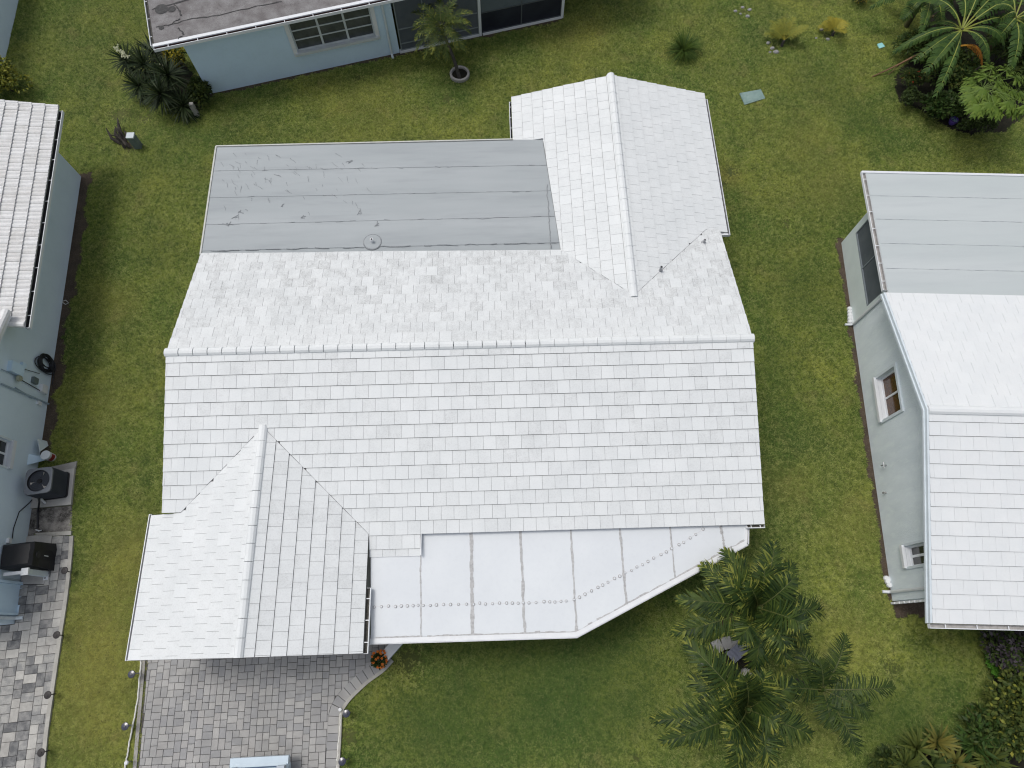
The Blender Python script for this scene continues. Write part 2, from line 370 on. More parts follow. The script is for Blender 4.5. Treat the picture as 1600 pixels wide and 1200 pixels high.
def gutter(parent, A_, B_, out, w=.12, d=.10, inside=GUTTER_DK, shell=WHITE_ALU, straps=.75, name='gutter'):
    A_, B_, out = np.array(A_, float), np.array(B_, float), unit(out); t = B_-A_; c = (A_+B_)/2; h = t/2; mb = MB()
    mb.box(c+out*(w/2)-Z*d, h, out*(w/2), Z*.006, 0, 1)
    mb.box(c+out*(w-.006)-Z*(d/2-.002), h, out*.010, Z*(d/2), 0)
    mb.box(c+out*.004-Z*(d/2+.01), h, out*.004, Z*(d/2-.01), 1)
    for s in (-1, 1): mb.box(c+h*s*.998+out*w/2-Z*(d/2), unit(h)*.004, out*(w/2), Z*(d/2-.003), 0)
    g = mb.build(name, [shell, inside], parent)
    if straps:
        k = int(np.linalg.norm(t)/straps)
        for i in range(k+1):
            p = A_+t*((i+.5)/(k+1)); MB().box(p+out*w/2-Z*.008, unit(t)*.012, out*(w/2-.012), Z*.003).build('gutter_strap', shell, g)
    return g
def inset_v(p, d=.010): return [tuple(q) for q in inset(p, d)]

# ================================================================== main house
ZR = 3.9; S_ = .2691; WD = 16.4; D1 = 4.986; XR = 13.283; WL = 3.393; WR = 3.448; YN = 10.137; Y2 = 1.663; X3 = 2.716; VL = 3.113; VR = 2.881; YS = -7.959; Y3 = -2.068
cs = 1/math.sqrt(1+S_*S_)
house = thing('white_tiled_house', 'white flat-tiled house with a grey flat rear roof, filling the centre', 'house', (8, -1, 0))
def gpoly(pts): return [tuple(p) for p in pts]
# plan polygons
NS = unit(A(0, S_, 1)); NN = unit(A(0, -S_, 1))       # normals of the front and rear slopes (z = ZR + S y / ZR - S y)
NSs = unit(A(0, -S_, 1)); NNn = unit(A(0, S_, 1))
q657 = UP(657, 834, (0, 0, ZR), NSs); qlow = UP(620, 870, (0, 0, ZR), NSs)[1]
jL = UP(314, 396, (0, 0, ZR), NNn); jR = UP(876, 391, (0, 0, ZR), NNn)
z2 = ZR-S_*Y2; z3 = ZR+S_*Y3
NW_ = unit(A(-S_, 0, 1)); q848 = UP(848, 217, (XR, 0, z2), NW_); y848 = q848[1]
front = [(0, 0), (WD, 0), (WD, -D1), (q657[0], -D1), (q657[0], qlow), (X3+VR, qlow), (X3+VR, Y3-VR), (X3, Y3), (X3-2.19, Y3-2.19), (0, Y3-2.19)]
yv = 4.35; back = [(0, 0), (0, jL[1]), (jR[0], jR[1]), (XR, Y2), (XR+yv-Y2, yv), (WD+.02, yv), (WD, 0)]
swW = [(X3, Y3), (X3-2.19, Y3-2.19), (X3-VL, Y3-2.19), (X3-VL, YS), (X3, YS)]
swE = [(X3, Y3), (X3, YS), (X3+VR, YS), (X3+VR, Y3-VR)]
neW = [(XR, Y2), (jR[0], jR[1]), (q848[0], y848), (XR-WL, y848), (XR-WL, YN), (XR, YN)]
neE = [(XR, Y2), (XR, YN), (XR+WR, YN), (XR+WR, yv), (XR+yv-Y2, yv)]
roof_deck = MB(); TL = Tiles()
bl = rng.random((200, 200))
def st_front(i, v): r = rng.random(); return (.03+.20*r*r)*(1.2 if v < 3.2 else .8)
def st_back(i, v): r = rng.random(); return .10 if r < .05 else (.20+.34*r)*(.8+.5*min(1, v/2.2))
def st_ne(i, v): return .06+.15*rng.random()
def st_sw(i, v): return .05+.16*rng.random()
def addplane(pts, O, uv_u, uv_v, conv, stain, va, key, tw=.349, ex=.374, off=0., mbd=roof_deck, T=TL, th=.024):
    P = [conv(p) for p in pts]
    deck(mbd, O, uv_u, uv_v, P); T.plane(O, uv_u, uv_v, inset_v(P), tw, ex, th, va, stain, off=off, key=key)
vS = A(0, -cs, -S_*cs); vN = A(0, cs, -S_*cs); vW = A(-cs, 0, -S_*cs); vE = A(cs, 0, -S_*cs)
addplane(front, (0, 0, ZR), A(1, 0, 0), vS, lambda p: (p[0], -p[1]/cs), st_front, D1/cs, 'f', off=.05)
addplane(back, (0, 0, ZR), A(1, 0, 0), vN, lambda p: (p[0], p[1]/cs), st_back, 3.72/cs, 'b', off=.1)
addplane(swW, (X3, 0, z3), A(0, 1, 0), vW, lambda p: (p[1], (X3-p[0])/cs), st_sw, VL/cs, 'sw')
addplane(swE, (X3, 0, z3), A(0, 1, 0), vE, lambda p: (p[1], (p[0]-X3)/cs), lambda i, v: .08+.18*rng.random(), VR/cs, 'se', off=.11)
addplane(neW, (XR, 0, z2), A(0, 1, 0), vW, lambda p: (p[1], (XR-p[0])/cs), st_ne, WL/cs, 'nw')
addplane(neE, (XR, 0, z2), A(0, 1, 0), vE, lambda p: (p[1], (p[0]-XR)/cs), st_ne, WR/cs, 'ne', off=.09)
roof = roof_deck.build('roof', [UNDER, WHITE], house)
TL.emit(roof, WHITE_TILE)
ridge((-.02, 0, ZR+.01), (WD+.03, 0, ZR+.01), .27, .085, .40, roof, WHITE_TILE, lap=False, taper=1.)
ridge((XR, YN+.03, z2+.01), (XR, Y2-.06, z2+.01), .27, .085, .42, roof, WHITE_TILE)
ridge((X3, YS+.005, z3+.01), (X3, Y3+.05, z3+.01), .27, .085, .46, roof, WHITE_TILE, lap=False, taper=1., gapr=.012)
# plumbing vents on the rear right slopes
for px, py, pl, nn, h, r in ((1031, 424, (XR, 0, z2), unit(A(S_, 0, 1)), .20, .042), (1099, 380, (0, 0, ZR), NNn, .13, .036)):
    b = UP(px, py, pl, nn)
    mb = MB(); mb.lathe(b-Z*.05, [(.001, 0), (r*2.6, 0), (r*2.4, .075), (r*1.15, .10), (r, .11), (r, .11+h), (r*.72, .11+h), (r*.72, .02)], 14, [0, 0, 0, 0, 0, 0, 1])
    mb.build('vent_pipe', [M('lead_vent', (.40, .41, .42), (.30, .31, .32), 20.), TAR], roof, smooth=False)
# grey flat rear roof
bB = U(338, 229, 2.76); FL = [A(jL[0]-.02, jL[1]-.03, jL[2]-.035), A(jR[0]+.03, jR[1]-.02, jR[2]-.035), A(q848[0]+.03, y848, q848[2]-.035), A(XR-WL-.0, bB[1]+.03, 2.76), A(bB[0], bB[1], 2.76)]
mb = MB(); mb.prism([p-Z*.14 for p in FL], FL, 1, 0, 1); froof = mb.build('flat_roof', [FLATGREY, WHITE], house)
fl_n = unit(np.cross(FL[1]-FL[0], FL[4]-FL[0])); fl_n = fl_n if fl_n[2] > 0 else -fl_n
def FP(x, y, h=.0): return UP(x, y, FL[0]+Z*(.012+h), fl_n)
def ribbon(mb, pts, w, m=0, h=.006, n_=None, jit=0.):
    n_ = fl_n if n_ is None else n_
    for i in range(len(pts)-1):
        a, b = pts[i], pts[i+1]; t = b-a; s = unit(np.cross(n_, t))
        wa = w*(1+rng.normal(0, jit)) if jit else w
        mb.box((a+b)/2, t/2, s*wa/2, n_*h/2, m)
def pline(f, pts, n=14, jit=0.):
    out = []
    for (x1, y1), (x2, y2) in zip(pts[:-1], pts[1:]):
        for k in range(n): out.append(f(x1+(x2-x1)*k/n+rng.normal(0, jit), y1+(y2-y1)*k/n+rng.normal(0, jit)))
    out.append(f(*pts[-1])); return out
# overlapping sheets of roofing: each strip a slightly raised slab
ys_l = [229, 267, 309, 351, 392]; ys_r = [217, 258, 298, 338, 379]
for k in range(4):
    ex_l = lambda y: 339.5-.144*(y-229); ex_r = lambda y: 847.5+.161*(y-217)
    a = [FP(ex_l(ys_l[k]+.4), ys_l[k]+(2 if k == 0 else .4)), FP(ex_r(ys_r[k]+.4), ys_r[k]+(2 if k == 0 else .4)), FP(ex_r(ys_r[k+1]), ys_r[k+1]), FP(ex_l(ys_l[k+1]), ys_l[k+1])]
    mb = MB(); mb.prism([p-fl_n*.008-fl_n*.0 for p in a], [p+fl_n*(.0045 if i < 2 else .006) for i, p in enumerate(a)], 0); mb.build('roofing_sheet', [FLATGREY], froof)
mb = MB()
for k in range(1, 5):
    pts = pline(lambda x, y: FP(x, y, .012), [(326-k*2, ys_l[k]), (600, (ys_l[k]*.48+ys_r[k]*.52)), (851+k*5, ys_r[k])], 26, .6)
    for i in range(len(pts)-1):
        if rng.random() < (.75 if k == 4 else .3): ribbon(mb, pts[i:i+2], rng.uniform(.008, .02)*(1.5 if k == 4 else .8), h=.004)
pts = pline(lambda x, y: FP(x, y, .012), [(852, 235), (857, 330), (861, 388)], 16, .5); ribbon(mb, pts[9:], .03)
# dark scuffs
for _ in range(130):
    x = rng.uniform(345, 575); y = rng.uniform(238, 345)
    if rng.random() > math.exp(-((x-420)/110)**2-((y-262)/45)**2)+.12: continue
    L_ = rng.uniform(4, 13); an = rng.normal(1.0, .35); c1 = []
    for k in range(5): c1.append(FP(x+math.cos(an)*L_*k/4+rng.normal(0, .4), y+math.sin(an)*L_*k/4+rng.normal(0, .3), .012))
    for i in range(4): ribbon(mb, c1[i:i+2], rng.uniform(.004, .020)*(1-.15*i), h=.003)
for x, y in ((358, 352), (352, 350), (365, 342), (372, 332), (440, 323), (470, 340), (545, 255), (585, 354), (560, 335)):
    for k in range(3): ribbon(mb, [FP(x+rng.normal(0, 2), y+rng.normal(0, 1.5), .012), FP(x+rng.normal(5, 2), y+rng.normal(-3, 3), .012)], .022)
mb.build('scuff_marks', SCUFF, froof, kind='stuff')
# drip edge, roof patch and vent
mb = MB(); ribbon(mb, [FL[4]+Z*.02, FL[3]+Z*.02], .045, h=.035); ribbon(mb, [FL[4]+Z*.02, FL[0]+Z*.02], .05, h=.035); mb.build('drip_edge', M('cream_metal_edge', (.55, .56, .52), (.45, .46, .42), 4.), froof)
pc = FP(582, 378, .01)
mb = MB(); mb.lathe(pc, [(.001, .015), (.26, .014), (.29, .008), (.30, -.01)], 24, [1, 0, 0], ax=fl_n); mb.lathe(pc, [(.05, .01), (.05, .16), (.032, .16), (.032, .02)], 12, [2, 2, 3]); mb.build('roof_vent', [SCUFF, FLATGREY, WHITE, TAR], froof)
# ------- walls below the roofs
mb = MB()
mb.prism([(.35, -4.6, 0), (16.05, -4.6, 0), (16.05, 3.5, 0), (.35, 3.5, 0)], [(.35, -4.6, 2.42), (16.05, -4.6, 2.42), (16.05, 3.5, 2.42), (.35, 3.5, 2.42)])
for x0, x1 in ((.35, .55), (15.85, 16.05)):
    pr = [(-4.6, 2.42), (3.5, 2.42), (3.5, ZR-S_*3.5-.16), (0, ZR-.16), (-4.6, ZR-S_*4.6-.16)]
    mb.prism([(x0, y, z) for y, z in pr], [(x1, y, z) for y, z in pr])
mb.bx(.35, 10.6, 3.5, 7.6, 0, 2.6); mb.bx(10.6, 16.35, 3.5, 9.8, 0, 2.3); mb.bx(.05, 5.2, -7.6, -4.6, 0, 2.3)
for xr, hw, y0, y1, zz in ((XR, 2.7, 9.6, 9.8, z2), (X3, 2.55, -7.6, -7.4, z3)):
    pr = [(xr-hw, 2.3), (xr+hw, 2.3), (xr+hw, zz-S_*hw-.14), (xr, zz-.14), (xr-hw, zz-S_*hw-.14)]
    mb.prism([(x, y0, z) for x, z in pr], [(x, y1, z) for x, z in pr])
mb.build('wall', PALEWALL, house)
noGrass += [[(.2, -4.8), (16.2, -4.8), (16.2, 3.6), (.2, 3.6)], [(.2, 3.5), (16.4, 3.5), (16.4, 7.8), (.2, 7.8)], [(10.4, 7), (16.4, 7), (16.4, 9.9), (10.4, 9.9)], [(0, -7.7), (5.3, -7.7), (5.3, -4.5), (0, -4.5)]]
# fascias and gutters
zE = ZR-S_*D1; zW = z3-S_*VL; zSE = z3-S_*VR; zNE = z2-S_*WR; zNW = z2-S_*WL
gutter(house, (X3-VL-.01, Y3-2.16, zW+.0), (X3-VL-.01, YS, zW+.0), (-1, 0, 0), .07, .09, GUTTER_GY, straps=0)
gutter(house, (X3+VR+.005, -6.35, zSE+.0), (X3+VR+.005, YS, zSE+.0), (1, 0, 0), .115, .10, GUTTER_IN, straps=.6)
gutter(house, (XR+WR+.01, YN-.25, zNE+.0), (XR+WR+.01, yv-.07, zNE+.0), (1, 0, 0), .075, .09, GUTTER_DK, straps=0)
gutter(house, (XR-WL-.01, YN-.2, zNW+.0), (XR-WL-.01, y848+.05, zNW+.0), (-1, 0, 0), .07, .09, GUTTER_DK, straps=.5)
gutter(house, (15.90, -D1-.005, zE+.0), (WD, -D1-.005, zE+.0), (0, -1, 0), .085, .10, GUTTER_IN, straps=.3)
mb = MB(); mb.box((XR+WR-.28, yv-.05, zNE-.035), (.30, 0, 0), (0, .03, 0), (0, 0, .055)); mb.build('end_cap', WHITE_ALU, house)
# ------- white patio roof in front
zp0, zp1 = 2.44, 2.26
PO = A(5.7, -7.68, zp1); pn = unit(np.cross(A(1, 0, 0), A(0, 2.7, zp0-zp1)))
def QP(x, y, h=0.): return UP(x, y, PO+Z*h, pn)
outer = [QP(579, 1000), QP(900, 990), QP(1164, 847), QP(1165, 815)]
seamx = [(579, 579), (657, 658), (736, 738.5), (813, 820), (891.5, 901), (968, 979), (1046, 1055), (1125, 1133), (1166, 1166)]
pat = thing('patio_roof', '', '', (0, 0, 0)); bpy.data.objects.remove(pat)
yTop = lambda x: (868 if x < 657 else 830-(x-657)*.028)-14
def yEdge(x): return 1000-(x-579)*.031 if x <= 900 else 990-(x-900)*.5417
pr_ = MB(); base_poly = [QP(579, 850), QP(579, 1000), QP(900, 990), QP(1164, 847), QP(1166, 808)]
pr_.prism([p-Z*.12 for p in base_poly], [p-Z*.02 for p in base_poly], 0); proof = pr_.build('patio_roof', [WHITE], house)
for (a0, a1), (b0, b1) in zip(seamx[:-1], seamx[1:]):
    if a1 <= 900 < b1-1: pts = [(a0, yTop(a0)), (a1, yEdge(a1)), (900, 990), (b1, yEdge(b1)), (b0, yTop(b0))]
    else: pts = [(a0, yTop(a0+1)), (a1, yEdge(a1)), (b1, yEdge(b1)), (b0, yTop(b0-1))]
    w = [QP(*p) for p in pts]; uvp = inset([(p[0], p[1]) for p in w], .008)
    w = [A(u_, v_, PO[2]+((v_-PO[1])*(zp0-zp1)/2.7)) for u_, v_ in uvp]
    if area2([p[:2] for p in w]) < 0: w = w[::-1]
    MB().prism([p-Z*.018 for p in w], [p+Z*.012 for p in w]).build('roof_panel', PATIO, proof)
for i, (a0, a1) in enumerate(seamx[1:-1]):
    mb = MB(); n = 20; y0, y1 = yTop(a0)+14, yEdge(a1)-3
    if i == 0: y0 = 868
    pts = [QP(a0+(a1-a0)*k/n+rng.normal(0, .35), y0+(y1-y0)*k/n, .014) for k in range(n+1)]
    ribbon(mb, pts, [.035, .085, .06, .05, .055, .035, .06][min(i, 6)], h=.008, n_=pn, jit=.22)
    mb.build('seam_sealant', SEAL, proof)
dl = [(584, 947.5), (745, 944), (815, 942), (893, 939), (940, 915), (1000, 884), (1060, 852), (1102, 825)]
mb = MB(); pts = pline(lambda x, y: QP(x, y, .013), dl, 8); ribbon(mb, pts, .012, h=.004, n_=pn); mb.build('screw_line', M('pale_grey_bead', (.58, .59, .60), (.64, .65, .66), 6.), proof)
mb = MB(); x = 585.
xs = [p[0] for p in dl]; yy = [p[1] for p in dl]
while x < 1102:
    c = QP(x, np.interp(x, xs, yy)+rng.normal(0, .5), .012); r = .043*rng.uniform(.85, 1.1)
    mb.lathe(c, [(.001, .030), (r*.55, .028), (r*.62, .016), (r*.95, .012), (r*1.05, 0)], 10, [1, 0, 0, 0], ax=pn)
    x += rng.choice([8, 9, 9.5, 11, 12.5])*(1 if x < 893 else .92)
mb.build('screw_caps', [SEAL, PATIO], proof, kind='stuff')
for i, (a, b) in enumerate((((579, 1001), (900, 991)), ((900, 991), (1165, 848)), ((1165, 848), (1165.5, 822)))):
    pa, pb = QP(*a, .01), QP(*b, .01); t = unit(pb-pa); s = unit(np.cross(t, Z)); s = s if s@A(0, -1, 0) > 0 or i == 2 else -s
    mb = MB(); mb.box((pa+pb)/2+s*.012-Z*.02, (pb-pa)/2+t*.01, s*(.062 if i < 2 else .03), Z*.045); mb.box((pa+pb)/2+s*.085-Z*.06, (pb-pa)/2+t*.03, s*.012, Z*.055); mb.build('edge_flashing', WHITE, proof)
    if i < 2:
        mb = MB(); pts = [pa+(pb-pa)*k/40-s*(.068+rng.normal(0, .007))+Z*.012 for k in range(41)]; ribbon(mb, pts, .034, h=.010, n_=pn, jit=.5); mb.build('edge_sealant', SEAL, proof)
MB().box((q657[0]+.02, (-D1+qlow)/2, zE-.02), (.012, 0, 0), (0, abs(qlow+D1)/2, .0), (0, 0, .06)).build('fascia', WHITE, house)
for px, py in ((905, 985), (740, 988), (1150, 848)):
    p = QP(px, py); MB().bx(p[0]-.05, p[0]+.05, p[1]+.05, p[1]+.15, 0, 2.15).build('patio_post', WHITE_ALU, house)
sheet('patio_slab', [(5.5, -7.4), (11, -7.4), (15.6, -5.2), (15.9, -4.6), (5.3, -4.6)], .03, CONC_PALE); noGrass.append([(5.3, -7.5), (11, -7.5), (15.7, -5.2), (15.9, -4.5), (5.3, -4.5)])

# ================================================================== house on the right
rh = thing('neighbour_house', 'grey-blue house with clean white tiles and pale flat roof at the right edge', 'house', G(1394, 938))
RO = U(1450, 640, 3.85); zRe = 2.45; bS = -5.43; sR = (3.85-zRe)/-bS; bN = 4.15
def RP(a, b, z): p = RO+Re*a+Rn*b; return A(p[0], p[1], z)
def rslope(b): return 3.85-sR*abs(b)
AW = 9.
rd = MB(); RT_ = Tiles(); cR = 1/math.sqrt(1+sR*sR)
for sg, bb, key in ((-1, -bS, 's'), (1, bN, 'n')):
    v = unit(Rn*sg*1.0+A(0, 0, -sR)); v = v
    P = [(0, 0), (AW, 0), (AW, bb/cR), (0, bb/cR)]
    deck(rd, RO, Re, v, P); RT_.plane(RO, Re, v, inset_v(P), .352, .378, .022, bb/cR, lambda i, v_: .04+.12*rng.random(), gap=.004, off=.12, key=key)
rroof = rd.build('roof', [UNDER, WHITE], rh); RT_.emit(rroof, WHITE_TILE_R)
ridge(RO-Re*.02+Z*.01, RO+Re*AW+Z*.01, .29, .09, 1.2, rroof, WHITE_TILE_R)
fz0, fz1 = rslope(bN)-.03, 2.60; bF = 8.80
fp = [RP(.12, bN-.02, fz0), RP(AW, bN-.02, fz0), RP(AW, bF, fz1), RP(.12, bF, fz1)]
frn = unit(np.cross(fp[1]-fp[0], fp[3]-fp[0])); frn = frn if frn[2] > 0 else -frn
MBf = MB(); MBf.prism([p-Z*.13 for p in fp], fp, 1, 0, 1); rflat = MBf.build('flat_roof', [FLATPALE, WHITE], rh)
for k in range(5):
    f0, f1 = k/5+.002, (k+1)/5
    a = [fp[0]+(fp[3]-fp[0])*(1-f0)+Re*.02, fp[1]+(fp[2]-fp[1])*(1-f0), fp[1]+(fp[2]-fp[1])*(1-f1), fp[0]+(fp[3]-fp[0])*(1-f1)+Re*.02]
    a = a[::-1]; mb = MB(); mb.prism([p-frn*.004 for p in a], [p+frn*(.0075 if i < 2 else .005) for i, p in enumerate(a)]); mb.build('roofing_sheet', FLATPALE, rflat)
mb = MB()
for k in range(1, 5):
    f_ = 1-k/5
    for j in range(60):
        if rng.random() < .35: p = fp[0]+(fp[3]-fp[0])*f_+Re*(j*.12+.1)+frn*.014; ribbon(mb, [p, p+Re*.12], rng.uniform(.008, .018), n_=frn)
mb.build('seam_marks', M('pale_seam', (.40, .43, .455), (.46, .49, .515), 8.), rflat, kind='stuff')
MB().box(RP(AW/2, bF+.03, fz1-.02), Re*AW/2, Rn*.04, Z*.05).build('drip_edge', WHITE_ALU, rflat)
gutter(rh, RP(.11, bF+.05, fz1+.03), RP(.11, bN+.12, fz0+.0), -Re, .13, .10, GUTTER_GY, straps=.75)
gutter(rh, RP(-.06, bS-.01, zRe+.01), RP(AW, bS-.01, zRe+.01), -Rn, .115, .10, GUTTER_GY, straps=.85)
for b0, b1 in ((bS, -.0), (0., bN)):      # rake boards
    z0, z1 = rslope(b0), rslope(b1); p0, p1 = RP(-.03, b0, z0-.05), RP(-.03, b1, z1-.05)
    mb = MB(); mb.box((p0+p1)/2, (p1-p0)/2, Re*.028, Z*.09); mb.box((p0+p1)/2-Re*.045-Z*.05, (p1-p0)/2, Re*.016, Z*.035); mb.build('rake_board', TRIM_BLUE, rh)
aW = .39
Rt = -Rn                                    # along the west wall, southwards
RWo = RP(aW, 7.75, 0); RWn = -Re+Rn*(Re@Rn); RWn = unit(RWn)
def onR(x, y): p = UP(x, y, RWo, RWn)-RWo; return p@Rt, p[2]
def Rwall(t, z, out=0.): return RWo+Rt*t+Z*z+RWn*out
def wall_with_holes(mb, P, t0, t1, z0, z1, holes, th, m=0):
    ts = sorted({t0, t1, *[h[0] for h in holes], *[h[1] for h in holes]}); zs = sorted({z0, z1, *[h[2] for h in holes], *[h[3] for h in holes]})
    for ta, tb in zip(ts[:-1], ts[1:]):
        for za, zb in zip(zs[:-1], zs[1:]):
            tc, zc = (ta+tb)/2, (za+zb)/2
            if any(h[0] < tc < h[1] and h[2] < zc < h[3] for h in holes): continue
            f = [P(ta, za), P(tb, za), P(tb, zb), P(ta, zb)]; b = [P(ta, za, -th), P(tb, za, -th), P(tb, zb, -th), P(ta, zb, -th)]
            mb.prism(b, f, m)
def window(parent, P, t0, t1, z0, z1, cols, rows, depth=.10, fw=.05, border=.09, out=.05, frame=WHITE_ALU, glass=GLASS, trim=TRIM_BLUE, mull=.035, glasses=None, sillb=.12):
    mb = MB(); o = out
    def bar(ta, tb, za, zb, o0, o1, m=0):
        f = [P(ta, za, o1), P(tb, za, o1), P(tb, zb, o1), P(ta, zb, o1)]; b = [P(ta, za, o0), P(tb, za, o0), P(tb, zb, o0), P(ta, zb, o0)]; mb.prism(b, f, m)
    if border:
        bar(t0-border, t0, z0-border, z1+border, .002, o, 1); bar(t1, t1+border, z0-border, z1+border, .002, o, 1)
        bar(t0, t1, z1, z1+border, .002, o, 1); bar(t0-border*.6, t1+border*.6, z0-sillb, z0-.002, .004, o+.06, 0)
    bar(t0, t0+fw, z0, z1, -depth-.02, -depth+.03); bar(t1-fw, t1, z0, z1, -depth-.02, -depth+.03); bar(t0+fw, t1-fw, z0, z0+fw, -depth-.02, -depth+.03); bar(t0+fw, t1-fw, z1-fw, z1, -depth-.02, -depth+.03)
    bar(t0, t1, z0-.01, z0+.004, -depth, .0)
    w_ = (t1-t0-2*fw); h_ = z1-z0-2*fw
    for i in range(1, cols): tc = t0+fw+w_*i/cols; bar(tc-mull, tc+mull, z0+fw, z1-fw, -depth-.015, -depth+.025)
    for j in range(1, rows):
        zc = z0+fw+h_*j/rows
        for i in range(cols): bar(t0+fw+w_*i/cols+(mull if i else 0), t0+fw+w_*(i+1)/cols-(mull if i < cols-1 else 0), zc-mull*.55, zc+mull*.55, -depth-.01, -depth+.02)
    w = mb.build('window', [frame, trim], parent)
    for i in range(cols):
        for j in range(rows):
            ta, tb = t0+fw+w_*i/cols+.004, t0+fw+w_*(i+1)/cols-.004; za, zb = z0+fw+h_*j/rows+.004, z0+fw+h_*(j+1)/rows-.004
            f = [P(ta, za, -depth), P(tb, za, -depth), P(tb, zb, -depth), P(ta, zb, -depth)]; b = [P(ta, za, -depth-.008), P(tb, za, -depth-.008), P(tb, zb, -depth-.008), P(ta, zb, -depth-.008)]
            MB().prism(b, f).build('pane', (glasses[i][j] if glasses else glass), w)
    return w
# west wall openings measured from the photograph
ta, za = onR(1372, 590); tb, zb = onR(1418, 636); tc_, zc_ = onR(1404, 566)
w1 = (min(ta, tc_)+.05, tb-.02, .98, 2.05)
t2a, _ = onR(1431, 850); t2b, _ = onR(1440, 882); w2 = (t2a, t2b, 1.1, 2.1)
tj = 7.75-4.39                             # porch / house joint
tp0, zp_ = onR(1340, 356); tp1, _z = onR(1358, 474)
w3 = (tp0+.1, tj-.22, 1.02, 2.15)
tS = 7.75+4.75
print('R windows', w1, w2, w3, tS)
mb = MB(); wall_with_holes(mb, Rwall, tj, tS, 0, 2.3, [w1, w2], .2)
gp = [(tj, 2.3), (tS, 2.3)]+[(7.75-b, rslope(b)-.12) for b in (-4.75, 0, 4.15)]+[(tj, rslope(4.15)-.2)]
gp = [(t, z) for t, z in gp]
mb.prism([Rwall(t, z, -.2) for t, z in gp][::-1], [Rwall(t, z) for t, z in gp][::-1])
def wl(p0, p1, z0, z1, th=.2):
    d = unit(p1-p0); n_ = A(-d[1], d[0], 0); c = (p0+p1)/2; mb.box((c[0], c[1], (z0+z1)/2), (p1-p0)/2, n_*th/2, Z*(z1-z0)/2)
wl(RP(aW+.2, -4.65, 0), RP(AW, -4.65, 0), 0, 2.3); wl(RP(aW+.2, 4.2, 0), RP(AW, 4.2, 0), 0, 2.3)
mb.build('wall', STUCCO_GREY, rh)
mb = MB(); wall_with_holes(mb, Rwall, 0, tj-.03, 0, 2.42, [w3], .1); wl(RP(aW+.1, 7.7, 0), RP(AW, 7.7, 0), 0, 2.4, .1); mb.build('porch_wall', M('pale_green_grey_panel', (0.616, 0.683, 0.672), (0.571, 0.638, 0.627), 1.2, .6), rh)
window(rh, Rwall, *w1, 1, 2, .14, .05, .10, .05, glasses=[[GLASS_BROWN, GLASS_BROWN]], mull=.03) if False else None
w1w = window(rh, Rwall, *w1, 2, 1, .15, .05, .09, .05, glasses=[[GLASS_BROWN], [GLASS_BROWN]], mull=.03)
window(rh, Rwall, *w2, 2, 1, .15, .05, .07, .04, mull=.035)
window(rh, Rwall, *w3, 2, 1, .04, .035, 0, .03, frame=M('grey_screen_frame', (.22, .25, .27), (.19, .22, .24), 4., .5), glass=SCREEN, mull=.02)
MB().tube([Rwall(tj-.005, 2.35, .05), Rwall(tj-.005, .12, .05), Rwall(tj-.005, .06, .12), Rwall(tj-.005, .05, .3)], .042, 8).build('downspout', WHITE_ALU, rh)
MB().tube([Rwall(tS-.25, 2.3, .06), Rwall(tS-.25, .12, .06), Rwall(tS-.25, .06, .12), Rwall(tS-.25, .05, .28)], .045, 8).build('downspout', WHITE_ALU, rh)
mb = MB()
for k in range(9): p = RP(aW-.02, -4.79, 0); mb.box(p+Z*(.12+k*.26)-Rn*.03, Re*.05, Rn*.03, Z*.09)
mb.build('corner_block', WHITE, rh)
t, z = onR(1385, 727); mb = MB(); mb.tube([Rwall(t, z, 0), Rwall(t, z, .10), Rwall(t, z-.07, .13)], .018, 8); mb.tube([Rwall(t-.09, z+.03, .1), Rwall(t+.09, z+.03, .1)], .014, 8); mb.build('hose_bib', STEEL, rh)
t, z = onR(1385, 770); mb = MB(); mb.tube([Rwall(t, z, 0), Rwall(t, z, .09)], .02, 8); mb.box(Rwall(t, z, .09), Rt*.025, Z*.05, RWn*.012); mb.build('pipe_stub', [ROCK], rh)
noGrass.append([tuple(RP(aW-.02, 7.8, 0)[:2]), tuple(RP(12, 7.8, 0)[:2]), tuple(RP(12, -4.8, 0)[:2]), tuple(RP(aW-.02, -4.8, 0)[:2])])
for (x0, y0), (x1, y1), lab in (((1326, 481), (1327, 506), 'white scalloped splash block beside the porch downspout of the right house'), ((1382, 901), (1389, 917), 'white scalloped splash block near the front corner of the right house')):
    p0, p1 = G(x0, y0), G(x1, y1); mb = MB(); n = 5 if y1-y0 > 20 else 3
    for k in range(n): c = p0+(p1-p0)*(k+.5)/n; mb.lathe(c+Z*.02, [(.001, .09), (.055, .09), (.075, .07), (.08, 0)], 10)
    d = (p1-p0)/2; mb.box((p0+p1)/2+Z*.035+A(.07, 0, 0), d, A(.045, 0, 0), Z*.035)
    mb.build('splash_block', WHITE, None, label=lab, cat='splash block', group='splash blocks at the right house')

# ================================================================== house on the left
lh = thing('barrel_tiled_house', 'pale blue house with white ribbed barrel tiles at the left edge', 'house', G(60, 700))
def LP(s, o, z): p = L0-Ln*s+Le*o; return A(p[0], p[1], z)      # s = metres south along the wall, o = outward
def onL(x, y): p = UP(x, y, L0, Le)-L0; return p@(-Ln), p[2]
def Lwall(t, z, out=0.): return L0-Ln*t+Z*z+Le*out
zLe = 2.50; eN = U(91, 168, zLe); eS = U(38, 508, zLe)
sN = (eN-L0)@(-Ln); sS = (eS-L0)@(-Ln); oN = (eN-L0)@Le; oS = (eS-L0)@Le; sLr = .27; cL = 1/math.sqrt(1+sLr*sLr)
print('L eave s', sN, sS, oN, oS)
t_e = unit(eS-eN); o_e = unit(np.cross(t_e, Z)); o_e = o_e if o_e@Le > 0 else -o_e       # eave direction, outward
up_e = unit(-o_e+Z*sLr); nL = unit(np.cross(up_e, t_e)); nL = nL if nL[2] > 0 else -nL
